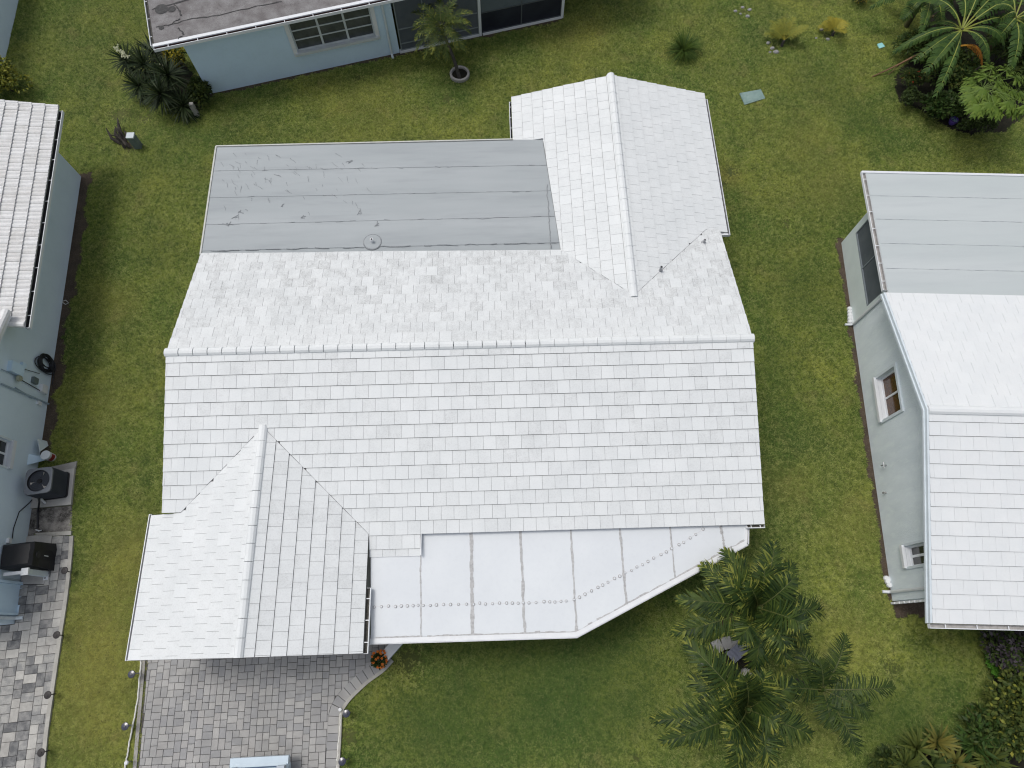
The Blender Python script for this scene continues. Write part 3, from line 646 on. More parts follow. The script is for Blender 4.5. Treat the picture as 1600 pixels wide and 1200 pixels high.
LenE = np.linalg.norm(eS-eN); RUN = 4.6
dk = MB(); Pd = [(0, 0), (LenE, 0), (LenE, RUN), (0, RUN)]
deck(dk, eN-nL*.015, t_e, up_e, Pd, .12); lroof = dk.build('roof', [UNDER, TRIM_BLUE], lh)
TW, EX = .31, .395
def barrel(amp=.030, w=TW-.004, l=EX+.05):
    V = []; n = 12; F = []
    for row in range(2):
        for k in range(n+1):
            x = (k/n-.5)*w; h = amp*(.5-.5*math.cos(4*math.pi*k/n))**.8
            V.append(t_e*x+up_e*(row*l)+nL*(h+(.044 if row == 0 else .0)))
    for k in range(n+1): x = (k/n-.5)*w; h = amp*(.5-.5*math.cos(4*math.pi*k/n))**.8; V.append(t_e*x+nL*(h*.4-.012))
    for k in range(n): F += [(k+1, k, n+1+k, n+2+k), (k, k+1, 2*n+2+k+1, 2*n+2+k)]
    return V, F
bm_ = []
for i in range(6):
    V, F = barrel(); mb = MB(); mb.add(V, F, [k_ % 2 for k_ in range(len(F))], st=.1+.14*i); bm_.append(mb.mesh('roof_tile', [BARREL, TILE_EDGE], (0, 0, 0)))
nc = int(LenE/TW); twE = LenE/nc
for r in range(11):
    for i in range(nc):
        p = eN+t_e*((i+.5)*twE)+up_e*(r*EX-.03)+nL*.012
        link(bpy.data.objects.new('roof_tile', bm_[rng.integers(0, 6)]), lroof, p+nL*rng.uniform(0, .006))
def rake(P0, d, n_, r=.085, name='rake_tile', parent=None, pl=.40):
    for i in range(n_):
        a = P0+d*(i*pl); MB().tube([a-Z*.0, a+d*(pl+.04)-Z*.012], [r, r*.86], 10).build(name, BARREL, parent)
rake(eN+up_e*-.02+nL*.03, up_e, 11, .075, parent=lroof); rake(eS+up_e*-.02+nL*.03, up_e, 2, .095, parent=lroof)
gutter(lh, eN+t_e*.12-Z*.03+o_e*.015, eS+t_e*.08-Z*.03+o_e*.015, o_e, .125, .11, GUTTER_DK, straps=.9)
# gable wall of the front section, its rake and roof
sG0 = sS+.05; s_end = 16.1
rk0 = U(12, 490, 2.80); sR0 = (rk0-L0)@(-Ln); oR0 = (rk0-L0)@Le
def rakez(s): return 2.80+.27*(s-sR0) if s < sR0+4.4 else 2.80+.27*4.4-.27*(s-sR0-4.4)
mb = MB(); sW = (G(127, 276)-L0)@(-Ln)
twin0, zw0 = onL(11, 690); twin1, zw1 = onL(4, 733)
wL = (twin0-.05, twin1-.1, 1.35, 2.15); print('L window', wL, onL(16, 686), onL(8, 738))
wall_with_holes(mb, Lwall, 0, s_end, 0, 2.35, [wL], .2)
gp = [(sG0, 2.35), (s_end, 2.35), (s_end, rakez(s_end)-.1), (sR0+4.4, rakez(sR0+4.4)-.12), (sR0+.2, rakez(sR0+.2)-.12)]
mb.prism([Lwall(t, z, -.2) for t, z in gp], [Lwall(t, z) for t, z in gp])
c0, c1 = Lwall(0, 0, -.2), Lwall(0, 0, -9); mb.box((c0+c1)/2+Z*1.17-Ln*.1, (c1-c0)/2, Ln*.1, Z*1.17)
c0, c1 = Lwall(s_end, 0, -.2), Lwall(s_end, 0, -9); mb.box((c0+c1)/2+Z*1.17+Ln*.1, (c1-c0)/2, Ln*.1, Z*1.17)
mb.build('wall', STUCCO_BLUE, lh)
rd_ = unit(-Ln+Z*.27); mb = MB(); 
Pg = [(0, 0), (4.55, 0), (4.55, 8), (0, 8)]; deck(mb, A(*(rk0-Z*.05)), rd_, -Le, Pg, .12); mb.build('gable_roof', [BARREL, WHITE], lh)
rake(rk0+Z*.06+Ln*.05, rd_, 11, .125, parent=lh)
window(lh, Lwall, *wL, 2, 1, .10, .04, .06, .03, mull=.03, sillb=.14)
# fixtures on the wall
def wbox(name, x, y, w, h, d, mat, parent=lh, label=None, mb=None):
    t, z = onL(x, y); m_ = MB(); m_.box(Lwall(t, z, d/2), Ln*w/2, Z*h/2, Le*d/2); return m_.build(name, mat, parent)
t, z = onL(22, 577); mb = MB(); mb.box(Lwall(t, z+.02, .07), Ln*.17, Z*.27, Le*.07); mbx = mb.build('meter_box', STUCCO_BLUE2, lh)
t, z = onL(23, 592); MB().lathe(Lwall(t, z, .13), [(.001, .06), (.085, .06), (.095, .03), (.10, -.02)], 16, 0, Le).build('electric_meter', M('meter_glass', (.36, .37, .28), (.28, .29, .22), 9., .2), mbx)
wbox('junction_box', 34, 571, .14, .18, .09, STUCCO_BLUE2); wbox('junction_box', 52, 595, .20, .22, .10, PEDESTAL)
wbox('junction_box', 65, 608, .27, .26, .12, WHITE); wbox('junction_box', 60, 630, .12, .17, .06, WHITE)
for (xa, ya), (xb, yb), r in (((0, 577), (24, 588), .016), ((0, 600), (78, 633), .028), ((28, 592), (70, 616), .014), ((36, 577), (60, 584), .010), ((22, 606), (48, 622), .02)):
    a, b = onL(xa, ya), onL(xb, yb); MB().tube([Lwall(*a, .04), Lwall(*b, .04)], r, 7).build('conduit', M('painted_conduit', (.30, .38, .44), (.26, .33, .38), 6.) if r > .015 else DARKPLASTIC, lh)
pts = [Lwall(*onL(x, y), .02) for x, y in ((18, 842), (20, 826), (29, 800), (45, 786), (50, 780))]; MB().tube(pts, .014, 6).build('conduit', DARKPLASTIC, lh)
wbox('junction_box', 12, 845, .14, .12, .08, WHITE)
t0_, _ = onL(33, 910); t1_, _ = onL(26, 962)
mb = MB(); P = Lwall
for ta_, tb_, za_, zb_ in ((t0_, t0_+.07, 0, 2.1), (t1_-.07, t1_, 0, 2.1), (t0_+.07, t1_-.07, 2.03, 2.1), (t0_+.07, t1_-.07, 0, .05)):
    mb.prism([P(ta_, za_, .002), P(tb_, za_, .002), P(tb_, zb_, .002), P(ta_, zb_, .002)], [P(ta_, za_, .09), P(tb_, za_, .09), P(tb_, zb_, .09), P(ta_, zb_, .09)])
mb.prism([P(t0_+.08, .06, .004), P(t1_-.08, .06, .004), P(t1_-.08, 2.02, .004), P(t0_+.08, 2.02, .004)], [P(t0_+.08, .06, .03), P(t1_-.08, .06, .03), P(t1_-.08, 2.02, .03), P(t0_+.08, 2.02, .03)])
mb.build('side_door', STUCCO_BLUE2, lh)
MB().tube([Lwall(s_end-.15, 2.3, .06), Lwall(s_end-.15, .15, .06), Lwall(s_end-.15, .07, .12), Lwall(s_end-.15, .05, .25)], .05, 8).build('downspout', TRIM_BLUE, lh)
noGrass.append([tuple(LP(-.05, .02, 0)[:2]), tuple(LP(s_end, .02, 0)[:2]), tuple(LP(s_end, -12, 0)[:2]), tuple(LP(-.05, -12, 0)[:2])])
# hose coil hanging on the wall
t, z = onL(66, 566); mb = MB()
for k in range(15):
    r1, r2 = rng.uniform(.18, .30), rng.uniform(.24, .40); ct, cz = t+rng.normal(.02, .03), z+rng.normal(-.02, .05)
    mb.tube([Lwall(ct+r1*math.cos(q), cz+r2*math.sin(q)-(.05 if math.sin(q) < -.5 else 0), .06+.004*k+.02*math.sin(q*2+k)) for q in np.linspace(0, 2*math.pi, 22)], .016, 6)
e_ = onL(79, 596); mb.tube([Lwall(t+.1, z-.35, .08), Lwall(t+.22, z-.5, .1), Lwall(*e_, .08), Lwall(e_[0]+.12, e_[1]-.02, .06)], .016, 6)
mb.build('hose_coil', RUBBER, None, smooth=True, label='black garden hose coiled on the pale blue wall of the left house', cat='garden hose')
pts = [G(96, 472)+Z*.02, G(104, 470)+Z*.05, G(108, 474)+Z*.03, G(103, 476)+Z*.02, G(97, 472)+Z*.02]
MB().tube(pts, .012, 6).build('loose_cable', ROPE, None, label='small white loop of cable lying beside the left house wall', cat='cable')

# ------- air conditioner, bucket, boards
slab = [G(47, 741), G(121, 722), G(117, 787), G(57, 794)]
MB().ext([p[:2] for p in [G(45, 738), G(122, 721), G(119, 732), G(46, 745)]], .0, .05).build('paving_strip', CONC, None, kind='structure')
MB().ext([p[:2] for p in [G(46, 745.5), G(119, 732.5), G(113, 789), G(50, 795)]], 0., .09).build('equipment_pad', CONC_PALE, None, kind='structure')
dirt_sheet([p[:2] for p in [G(50, 796), G(113, 790), G(113, 832), G(43, 839)]], .012, CONC_DIRTY, True, 'concrete_apron')
noGrass.append([p[:2] for p in [G(44, 735), G(123, 719), G(116, 792), G(44, 797)]])
acx = unit(G(113, 738)-G(60, 745)); acy = A(-acx[1], acx[0], 0)
acc = (G(54, 771, .09)+G(111, 766, .09)+G(59, 748, .09)+G(113, 742, .09))/4; acc = G(80.5, 757.5, .09)
hx, hy, hh = .40, .40, .82
topc = U(59.5, 751, .92); acc = A(topc[0], topc[1], .09)
ac = thing('air_conditioner', 'charcoal air conditioner unit on a pad beside the left house', 'air conditioner', acc)
def rrect(c, z, hx, hy, r, n=5):
    o = []
    for sx, sy, a0 in ((1, 1, 0), (-1, 1, 90), (-1, -1, 180), (1, -1, 270)):
        for k in range(n): q = math.radians(a0+90*k/(n-1)); o.append(c+acx*(sx*(hx-r)+r*math.cos(q))+acy*(sy*(hy-r)+r*math.sin(q))+Z*z)
    return o
mb = MB()
mb.prism(rrect(acc, .0, hx+.015, hy+.015, .09), rrect(acc, .07, hx+.015, hy+.015, .09), 1)
mb.prism(rrect(acc, .07, hx-.01, hy-.01, .08), rrect(acc, hh-.26, hx-.01, hy-.01, .08), 0, None)
ra, rb = rrect(acc, hh-.26, hx-.01, hy-.01, .08), rrect(acc, hh-.04, hx-.01, hy-.01, .08); k_ = len(ra)
mb.add(ra+rb, [(i, (i+1) % k_, k_+(i+1) % k_, k_+i) for i in range(k_)])
mb.build('cabinet', [AC_SIDE, DARKPLASTIC], ac)
mb = MB()
for k in range(26):
    zz = .11+k*.026
    if zz < hh-.06: mb.prism(rrect(acc, zz, hx-.002, hy-.002, .08), rrect(acc, zz+.012, hx-.002, hy-.002, .08))
mb.build('side_louvres', AC_SIDE, ac)
n = 40; R_ = .335; ring_o = []; ring_i = []
for k in range(n):
    q = 2*math.pi*k/n; cq, sq = math.cos(q), math.sin(q); ro = 1/(abs(cq/hx)**7+abs(sq/hy)**7)**(1/7)
    ring_o.append(acc+Z*hh+(acx*cq+acy*sq)*ro); ring_i.append(acc+Z*(hh+.004)+(acx*cq+acy*sq)*R_)
ring_w = [p-Z*.22 for p in ring_i]; ring_b = [p-Z*.05 for p in ring_o]
mb = MB(); V = ring_o+ring_i+ring_w+ring_b
F = [(i, (i+1) % n, n+(i+1) % n, n+i) for i in range(n)]+[(n+i, n+(i+1) % n, 2*n+(i+1) % n, 2*n+i) for i in range(n)]+[(3*n+i, 3*n+(i+1) % n, (i+1) % n, i) for i in range(n)]
mb.add(V, F, [0]*n+[1]*n+[0]*n); mb.poly([p-Z*.0 for p in ring_w], 1); mb.build('top_panel', [AC_TOP, DARKPLASTIC], ac)
mb = MB(); fc = acc+Z*(hh-.09)
for k in range(3):
    q = 2*math.pi*k/3+3.6; pts = []
    for rr, dq, zz in ((.07, -.25, .01), (.28, -.42, .035), (.30, .0, .005), (.26, .38, -.03), (.07, .3, -.02)): pts.append(fc+acx*rr*math.cos(q+dq)+acy*rr*math.sin(q+dq)+Z*zz)
    mb.poly(pts)
mb.build('fan', BLADE, ac)
mb = MB(); mb.lathe(fc, [(.001, .05), (.07, .045), (.08, -.03)], 16); mb.build('fan_motor', DARKPLASTIC, ac)
mb = MB()
for k in range(5):
    rr = .06+.06*k; mb.tube([acc+Z*(hh+.006)+acx*rr*math.cos(q)+acy*rr*math.sin(q) for q in np.linspace(0, 2*math.pi, 25)], .0035, 4, cap=False)
for k in range(6):
    q = math.pi*k/3; mb.tube([acc+Z*(hh+.006)+(acx*math.cos(q)+acy*math.sin(q))*.05, acc+Z*(hh+.006)+(acx*math.cos(q)+acy*math.sin(q))*.33], .0035, 4)
mb.build('fan_guard', DARKPLASTIC, ac)
a = acc-acx*.25-acy*(hy+.01)
MB().tube([a+Z*.35, a-acy*.1+Z*.3, G(61, 800)+Z*.05, G(60, 826)+Z*.04], .03, 8).build('refrigerant_line', DARKPLASTIC, ac)
MB().tube([a+Z*.25+acx*.0, a+Z*.02-acy*.09], .035, 8).build('drain_pipe', WHITE_ALU, ac)
MB().tube([G(57, 828)+Z*.03, G(62, 830)+Z*.03, G(66, 829)+Z*.05], .02, 8).build('pipe_elbow', WHITE, None, label='short white pipe elbow on the stained concrete below the air conditioner', cat='pipe')
# bucket lying near wall
bt = U(71, 711, .36); bb_ = G(84, 716, .02); bk = thing('paint_bucket', 'white paint bucket with a red label beside the air conditioner', 'bucket', G(86, 717))
base = A(bt[0], bt[1], .02)+unit(G(86, 717)-bt)*.02
mb = MB(); mb.lathe(A(bt[0], bt[1], 0), [(.001, .0), (.125, 0), (.148, .36), (.15, .37), (.138, .375), (.001, .375)], 20, [0, 0, 0, 0, 0]); mb.build('bucket_body', WHITE, bk)
c = A(bt[0], bt[1], 0); lb = MB(); q0 = math.atan2(*(G(86, 717)-bt)[[1, 0]])
for k in range(6):
    a1, a2 = q0-.9+k*.3, q0-.6+k*.3; lb.poly([c+A(.137*math.cos(a1), .137*math.sin(a1), .10), c+A(.137*math.cos(a2), .137*math.sin(a2), .10), c+A(.149*math.cos(a2), .149*math.sin(a2), .27), c+A(.149*math.cos(a1), .149*math.sin(a1), .27)])
lb.build('label_band', RED, bk)
def board(px, z0, z1, lab, mat=WHITE):
    a, b = G(*px[0]), G(*px[1]); c, d = U(*px[2], z1), U(*px[3], z1); n_ = unit(np.cross(b-a, c-a))*.02
    MB().prism([a+Z*.01, b+Z*.01, c, d], [p+n_ for p in (a+Z*.01, b+Z*.01, c, d)]).build('leaning_board', mat, None, label=lab, cat='board', group='boards leaning on the left house')
board([(75, 697), (73, 690), (58, 686), (62, 706)], 0, .42, 'small pale board with a ragged edge leaning against the left house wall', TRIM_BLUE)
board([(76, 718), (62, 712), (44, 710), (42, 727)], 0, .52, 'speckled pale panel leaning between the bucket and the air conditioner', STUCCO_BLUE2)

# ------- covered grill and fence post
gp_ = G(70, 868); cgx = unit(G(84, 866)-G(50, 870)); cgy = A(-cgx[1], cgx[0], 0)
gt = U(23, 867, 1.08); gc = A(gt[0], gt[1], 0)+cgx*.02
gr = thing('covered_grill', 'barbecue grill under a fitted black cover beside the left house', 'grill', gc)
def gl(z, hx, hy, w=0.): return [gc+cgx*sx*hx*(1+w*rng.normal())+cgy*sy*hy*(1+w*rng.normal())+Z*z for sx, sy in ((-1, -1), (-.4, -1.03), (.4, -1.0), (1, -1), (1.04, -.4), (1.0, 0), (1.05, .45), (1, 1), (.4, 1.02), (-.4, 1.0), (-1, 1), (-1.03, 0))]
rings = [gl(.04, .50, .40, .05), gl(.3, .47, .36, .03), gl(.75, .46, .35, .01), gl(1.0, .45, .34), gl(1.08, .38, .28)]
mb = MB(); n = 12
for r_ in rings: mb.V += [tuple(p) for p in r_]; mb.S += [0]*n
for i in range(4):
    for j in range(n): mb.F.append((i*n+j, i*n+(j+1) % n, (i+1)*n+(j+1) % n, (i+1)*n+j)); mb.M.append(0)
mb.F.append(tuple(4*n+j for j in range(n))); mb.M.append(0); mb.build('cover', BLACKCLOTH, gr, smooth=False)
MB().box(gc+cgx*.476-cgy*.02+Z*.45, cgx*.006, cgy*.012+Z*.0, Z*.09).build('white_tag', WHITE, gr)
MB().lathe(gc+cgx*.475-cgy*.02+Z*.80, [(.001, .006), (.09, .004), (.1, -.01)], 18, 0, cgx).build('cover_emblem', DARKPLASTIC, gr)
pt = U(39, 893, .98); pb = A(pt[0], pt[1], 0)
fp_ = thing('fence_post', 'white square fence post with a short rail in front of the black grill cover', 'fence post', pb)
MB().box(pb+Z*.48, cgx*.075, cgy*.075, Z*.46).build('post', TRIM_BLUE, fp_); MB().box(pb+Z*.97, cgx*.10, cgy*.10, Z*.03).build('post_cap', WHITE, fp_)
a = pb-cgx*.09; b = a-cgx*.55; mb = MB(); mb.box((a+b)/2+Z*.88, (a-b)/2, cgy*.045, Z*.05); mb.build('rail', WHITE, fp_)
mb = MB(); mb.box(pb-cgy*.09+cgx*.02+Z*.045, cgx*.07, cgy*.08, Z*.03); mb.lathe(pb-cgy*.11+Z*.075, [(.001, .004), (.02, .004), (.022, 0)], 10, 1); mb.build('base_plate', [WHITE, DARKPLASTIC], fp_)

# ================================================================== house at the top
th = thing('dark_flat_roof_house', 'light blue house with a weathered dark flat roof at the top edge', 'house', T0)
def TP(s, o, z): p = T0+Tt*s+Tn*o; return A(p[0], p[1], z)
def onT(x, y): p = UP(x, y, T0, Tn)-T0; return p@Tt, p[2]
def Twall(t, z, out=0.): return T0+Tt*t+Tn*out+Z*z
zT = 2.75; c1_ = U(240, 76, zT); c2_ = U(603, -1, zT); sT0 = (c1_-T0)@Tt; oT = (c1_-T0)@Tn; oT2 = (c2_-T0)@Tn
print('T eave', sT0, oT, oT2)
oT = (oT+oT2)/2; LT = 19.
wa, za = onT(463, 82); wb, zb = onT(586, 55); wc, zc = onT(451, 35); wd, zd = onT(577, 8)
print('T window', (wa, za), (wb, zb), (wc, zc), (wd, zd))
tw = ((wa+wc)/2, (wb+wd)/2, (za+zb)/2, (zc+zd)/2)
sEnc = onT(625, 84)[0]; sEncM = onT(752, 57)[0]; sEncE = onT(879, 26)[0]
mb = MB(); wall_with_holes(mb, Twall, 0, sEnc, 0, 2.62, [tw], .2)
c0, c1 = Twall(0, 0, -.2), Twall(0, 0, -9); mb.box((c0+c1)/2+Z*1.31+Tt*.1, (c1-c0)/2, Tt*.1, Z*1.31)
c0, c1 = Twall(sEnc, 0, -2.6), Twall(sEncE, 0, -2.6); mb.box((c0+c1)/2+Z*1.31, (c1-c0)/2, Tn*.1, Z*1.31)
mb.build('wall', STUCCO_BLUE2, th)
window(th, Twall, *tw, 3, 3, .08, .05, .16, .06, trim=WHITE, mull=.04, glass=M('blue_grey_glass', (.05, .058, .062), (.08, .088, .094), 3., .12, spec=.5), frame=M('grey_window_frame', (.56, .60, .61), (.50, .54, .55), 4., .5))  # blue-grey panes in a grey frame
FT = [TP(sT0+.05, oT-.16, zT+.03), TP(sT0+LT, oT-.16, zT+.03), TP(sT0+LT, oT-9, zT+.2), TP(sT0+.05, oT-9, zT+.2)]
mb = MB(); mb.prism([p-Z*.16 for p in FT], FT, 1, 0); troof = mb.build('flat_roof', [FLATDARK, WHITE], th)
tn_ = unit(np.cross(FT[1]-FT[0], FT[3]-FT[0]))
def TR(x, y, h=.0): return UP(x, y, FT[0]+Z*(.005+h), tn_)
for k in range(6):
    o0, o1 = oT-.16-k*.86, oT-.16-(k+1)*.86+.01
    f = lambda s, o, h: A(*(TP(s, o, 0)[:2]), FT[0][2]+(oT-.16-o)*(.17/8.84)+h)
    a = [f(sT0+.06, o0, .004), f(sT0+LT, o0, .004), f(sT0+LT, o1, .016), f(sT0+.06, o1, .016)]
    MB().prism([p-Z*.02 for p in a], a).build('roofing_sheet', FLATDARK, troof)
mb = MB()
for pts, w in (([(244, 42), (262, 39), (300, 29), (340, 24), (400, 10), (440, 2)], .05), ([(262, 40), (276, 32), (281, 29)], .06), ([(272, 7), (280, 16), (283, 24)], .07), ([(277, 43), (285, 50), (287, 54)], .05), ([(238, 15), (260, 8), (295, -1)], .06), ([(278, 60), (286, 56)], .03)):
    q = pline(lambda x, y: TR(x, y, .02), pts, 5, .5)
    for i in range(len(q)-1): ribbon(mb, q[i:i+2], w*rng.uniform(.3, 1.2), n_=tn_)
for cx_, cy_, r_ in ((252, 14, .24), (268, 14, .15), (252, 43, .10)):
    c = TR(cx_, cy_, .022); mb.lathe(c, [(.001, .004), (r_*.7, .004), (r_, 0)], 14, 0, tn_)
mb.build('tar_marks', TAR, troof, kind='stuff')
MB().box(TP(sT0+LT/2, oT-.09, zT+.0), Tt*LT/2, Tn*.068, Z*.05).build('fascia', WHITE_ALU, th)
gutter(th, TP(sT0-.0, oT-.02, zT+.03), TP(sT0+LT, oT-.02, zT+.03), Tn, .13, .11, GUTTER_BR, straps=1.1)
gutter(th, TP(sT0+.03, oT-.1, zT+.03), TP(sT0+.03, oT-9, zT+.2), -Tt, .11, .11, GUTTER_IN, straps=.9)
sd = onT(612, 84)[0]
MB().tube([Twall(sd, 2.6, .05), Twall(sd, .12, .05), Twall(sd, .06, .12), Twall(sd, .04, .26)], .05, 8).build('downspout', TRIM_BLUE, th)
# screened porch: panels between white posts
scf = M('bronze_frame', (.10, .115, .12), (.08, .09, .095), 4., .5)
def screen_bay(s0, s1, cols, zs, mats, frame):
    mb = MB()
    def bar(a, b, z0, z1, w=.03): mb.prism([Twall(a, z0, -w), Twall(b, z0, -w), Twall(b, z1, -w), Twall(a, z1, -w)], [Twall(a, z0, .02), Twall(b, z0, .02), Twall(b, z1, .02), Twall(a, z1, .02)])
    for i in range(cols+1):
        c = s0+(s1-s0)*i/cols; bar(c-.022, c+.022, .1, 2.55)
    for i in range(cols):
        for z_ in zs: bar(s0+(s1-s0)*i/cols+.023, s0+(s1-s0)*(i+1)/cols-.023, z_-.02, z_+.02)
    fr = mb.build('screen_frame', frame, th)
    for i in range(cols):
        for j in range(len(zs)-1):
            a, b = s0+(s1-s0)*i/cols+.01, s0+(s1-s0)*(i+1)/cols-.01
            MB().prism([Twall(a, zs[j], -.012), Twall(b, zs[j], -.012), Twall(b, zs[j+1], -.012), Twall(a, zs[j+1], -.012)], [Twall(a, zs[j], -.004), Twall(b, zs[j], -.004), Twall(b, zs[j+1], -.004), Twall(a, zs[j+1], -.004)]).build('screen_panel', mats[j], fr)
screen_bay(sEnc+.1, sEncM-.1, 3, [.12, .42, 1.1, 2.5], [SCREEN, SCREEN, SCREEN], M('grey_green_frame', (.24, .27, .27), (.2, .23, .23), 4., .5))
screen_bay(sEncM+.02, sEncE-.1, 2, [.12, 1.05, 2.5], [SCREEN_DK, M('blue_grey_screen', (.10, .125, .14), (.12, .145, .16), 2., .5)], scf)
mb = MB(); mb.box(Twall((sEnc+sEncM)/2-.05, .05, -.02), Tt*((sEncM-sEnc)/2-.06), Tn*.08, Z*.05); mb.box(Twall((sEncM+sEncE)/2, .05, -.02), Tt*((sEncE-sEncM)/2-.06), Tn*.08, Z*.05); mb.build('porch_sill', WHITE, th)
for s in (sEncM-.04, sEncE-.04): MB().box(Twall(s, 1.28, .0), Tt*.055, Tn*.055, Z*1.28).build('porch_post', WHITE_ALU, th)
c0, c1 = Twall(sEncE-.03, 0, -.1), Twall(sEncE-.03, 0, -2.5)
MB().box((c0+c1)/2+Z*1.28, (c1-c0)/2, Tt*.02, Z*1.28).build('side_screen', SCREEN_DK, th)
noGrass.append([tuple(TP(-.02, .03, 0)[:2]), tuple(TP(sEncE, .03, 0)[:2]), tuple(TP(sEncE, -12, 0)[:2]), tuple(TP(-.02, -12, 0)[:2])])

# ================================================================== house at the top left corner (wall only in view)
ch = thing('corner_house', 'pale blue house wall in the top left corner behind the yellow-green bush', 'house', G(10, 87))
ca, cb = G(7, 100), G(33, -14); ct = unit(cb-ca); cn = A(ct[1], -ct[0], 0)
ca = ca-ct*.1; cb2 = ca+ct*9; cin = -cn*7
MB().ext([p[:2] for p in (ca, cb2, cb2+cin, ca+cin)], 0, 2.6).build('wall', STUCCO_BLUE, ch)
MB().ext([p[:2] for p in (ca-ct*.3+cn*.12, cb2+ct*.3+cn*.12, cb2+ct*.3+cin, ca-ct*.3+cin)], 2.6, 2.75).build('roof', WHITE, ch)
noGrass.append([p[:2] for p in (ca, cb2, cb2+cin, ca+cin)])

# ================================================================== driveways
def pave(name, poly, ex, ey, origin, u, mats, zt, parent, sizes, maxn=300, wts=None, gap=.010, extent=(60, 60)):
    """greedy fill of a module grid with blocks of several sizes, clipped to poly (list of xy)"""
    nx, ny = extent; used = np.zeros((nx, ny), bool); loc = [((p[0]-origin[0])*ex[0]+(p[1]-origin[1])*ex[1], (p[0]-origin[0])*ey[0]+(p[1]-origin[1])*ey[1]) for p in poly]
    if area2(loc) < 0: loc = loc[::-1]
    items = []
    for j in range(ny):
        for i in range(nx):
            if used[i, j]: continue
            order = list(rng.permutation(len(sizes))) if wts is None else list(rng.choice(len(sizes), len(sizes), False, wts))
            for k in order+['x']:
                w, h = sizes[k] if k != 'x' else (1, 1)
                if i+w <= nx and j+h <= ny and not used[i:i+w, j:j+h].any():
                    rest = 0
                    while i+w+rest < nx and rest < 3 and not used[i+w+rest, j]: rest += 1
                    if k != 'x' and rest == 1 and i+w+1 < nx: continue
                    break
            used[i:i+w, j:j+h] = True
            c = clip_rect(loc, i*u+gap/2, (i+w)*u-gap/2, j*u+gap/2, (j+h)*u-gap/2)
            if c and abs(area2(c)) > .004: items.append(c)
    def world(a, b, z): return A(origin[0]+ex[0]*a+ey[0]*b, origin[1]+ex[1]*a+ey[1]*b, z)
    res = []
    for c in items:
        if area2(c) < 0: c = c[::-1]
        ch_ = inset(c, .008) if len(c) == 4 and abs(area2(c)) > .01 else c
        dz = rng.normal(0, .0018)
        lo = [world(a, b, zt-.06) for a, b in c]; mid = [world(a, b, zt-.006+dz) for a, b in c]; top = [world(a, b, zt+dz) for a, b in ch_]
        pj = PJ(top[0]); res.append((-20 < pj[0] < 1620 and pj[1] < 1220, lo, mid, top))
    res.sort(key=lambda r: not r[0]); lump = [MB() for _ in mats]
    for q, (vis, lo, mid, top) in enumerate(res):
        n = len(lo); F = [(a, (a+1) % n, n+(a+1) % n, n+a) for a in range(n)]+[(n+a, n+(a+1) % n, 2*n+(a+1) % n, 2*n+a) for a in range(n)]+[tuple(range(2*n, 3*n))]
        k = int(rng.integers(0, len(mats)))
        if q < maxn: mb = MB(); mb.add(lo+mid+top, F); mb.build('paver', mats[k], parent)
        else: lump[k].add(lo+mid+top, F)
    if len(res) > maxn:
        mb = MB()
        for k, l in enumerate(lump): mb.add(l.V, l.F, k)
        mb.build('paver', mats, parent, kind='stuff')
    print(name, 'pavers', len(res))
def smooth(pts, n=6):
    pts = [np.array(p, float) for p in pts]; out = []
    for i in range(len(pts)-1):
        p0, p1, p2, p3 = pts[max(i-1, 0)], pts[i], pts[i+1], pts[min(i+2, len(pts)-1)]
        for k in range(n):
            t = k/n; out.append(.5*((2*p1)+(-p0+p2)*t+(2*p0-5*p1+4*p2-p3)*t*t+(-p0+3*p1-3*p2+p3)*t**3))
    out.append(pts[-1]); return out
# main drive: right edge follows the curved kerb
kerbpx = [(612, 1030), (597, 1046), (575, 1062), (553, 1082), (540, 1097), (531, 1115), (529, 1150), (526, 1200), (524, 1225)]
kin = smooth([G(x, y) for x, y in kerbpx], 6)
drive = [p[:2] for p in kin]+[G(213, 1225)[:2], G(230, 1022)[:2], A(.2, -7.5), A(5.4, -7.5), A(6.2, -7.0)]
dstr = sheet('driveway', drive, .012, SAND); noGrass.append(drive)
# soldier course along the kerb
def offset(path, d):
    out = []
    for i, p in enumerate(path):
        t = unit(path[min(i+1, len(path)-1)]-path[max(i-1, 0)]); out.append(p+A(t[1], -t[0], 0)*d)
    return out
oin = offset(kin, .30)
if np.linalg.norm(oin[-1][:2]-G(213, 1225)[:2]) > np.linalg.norm(kin[-1][:2]-G(213, 1225)[:2]): oin = offset(kin, -.30)
field = [p[:2] for p in oin]+[G(217, 1225)[:2], G(233, 1022)[:2], A(.35, -7.5), A(5.4, -7.5), A(6.0, -7.3)]
pave('drive', field, A(.9997, .02), A(-.02, .9997), A(-1.5, -12.2), .0935, GREY_PAVERS, .052, dstr, [(2, 2), (3, 2), (2, 3)], 300, [.45, .3, .25], extent=(90, 60))
d_acc = 0; lens = [np.linalg.norm(kin[i+1]-kin[i]) for i in range(len(kin)-1)]; tot = sum(lens); nb = int(tot/.20)
def at_len(path, f):
    x = f*(len(path)-1); i = min(int(x), len(path)-2); return path[i]+(path[i+1]-path[i])*(x-i)
cum = np.concatenate([[0], np.cumsum(lens)])/tot
for k in range(nb):
    f0, f1 = np.interp([(k+.03)/nb, (k+.97)/nb], cum, np.linspace(0, 1, len(kin)))
    a, b, c, d = at_len(kin, f0), at_len(kin, f1), at_len(oin, f1), at_len(oin, f0)
    q = [p[:2] for p in (a, b, c, d)]; z1 = .05+rng.normal(0, .002)
    MB().ext(q, 0, z1).build('paver', GREY_PAVERS[int(rng.integers(0, 6))], dstr)
kout = offset(kin, -.09 if np.allclose(oin[3], offset(kin, .30)[3]) else .09)
mb = MB()
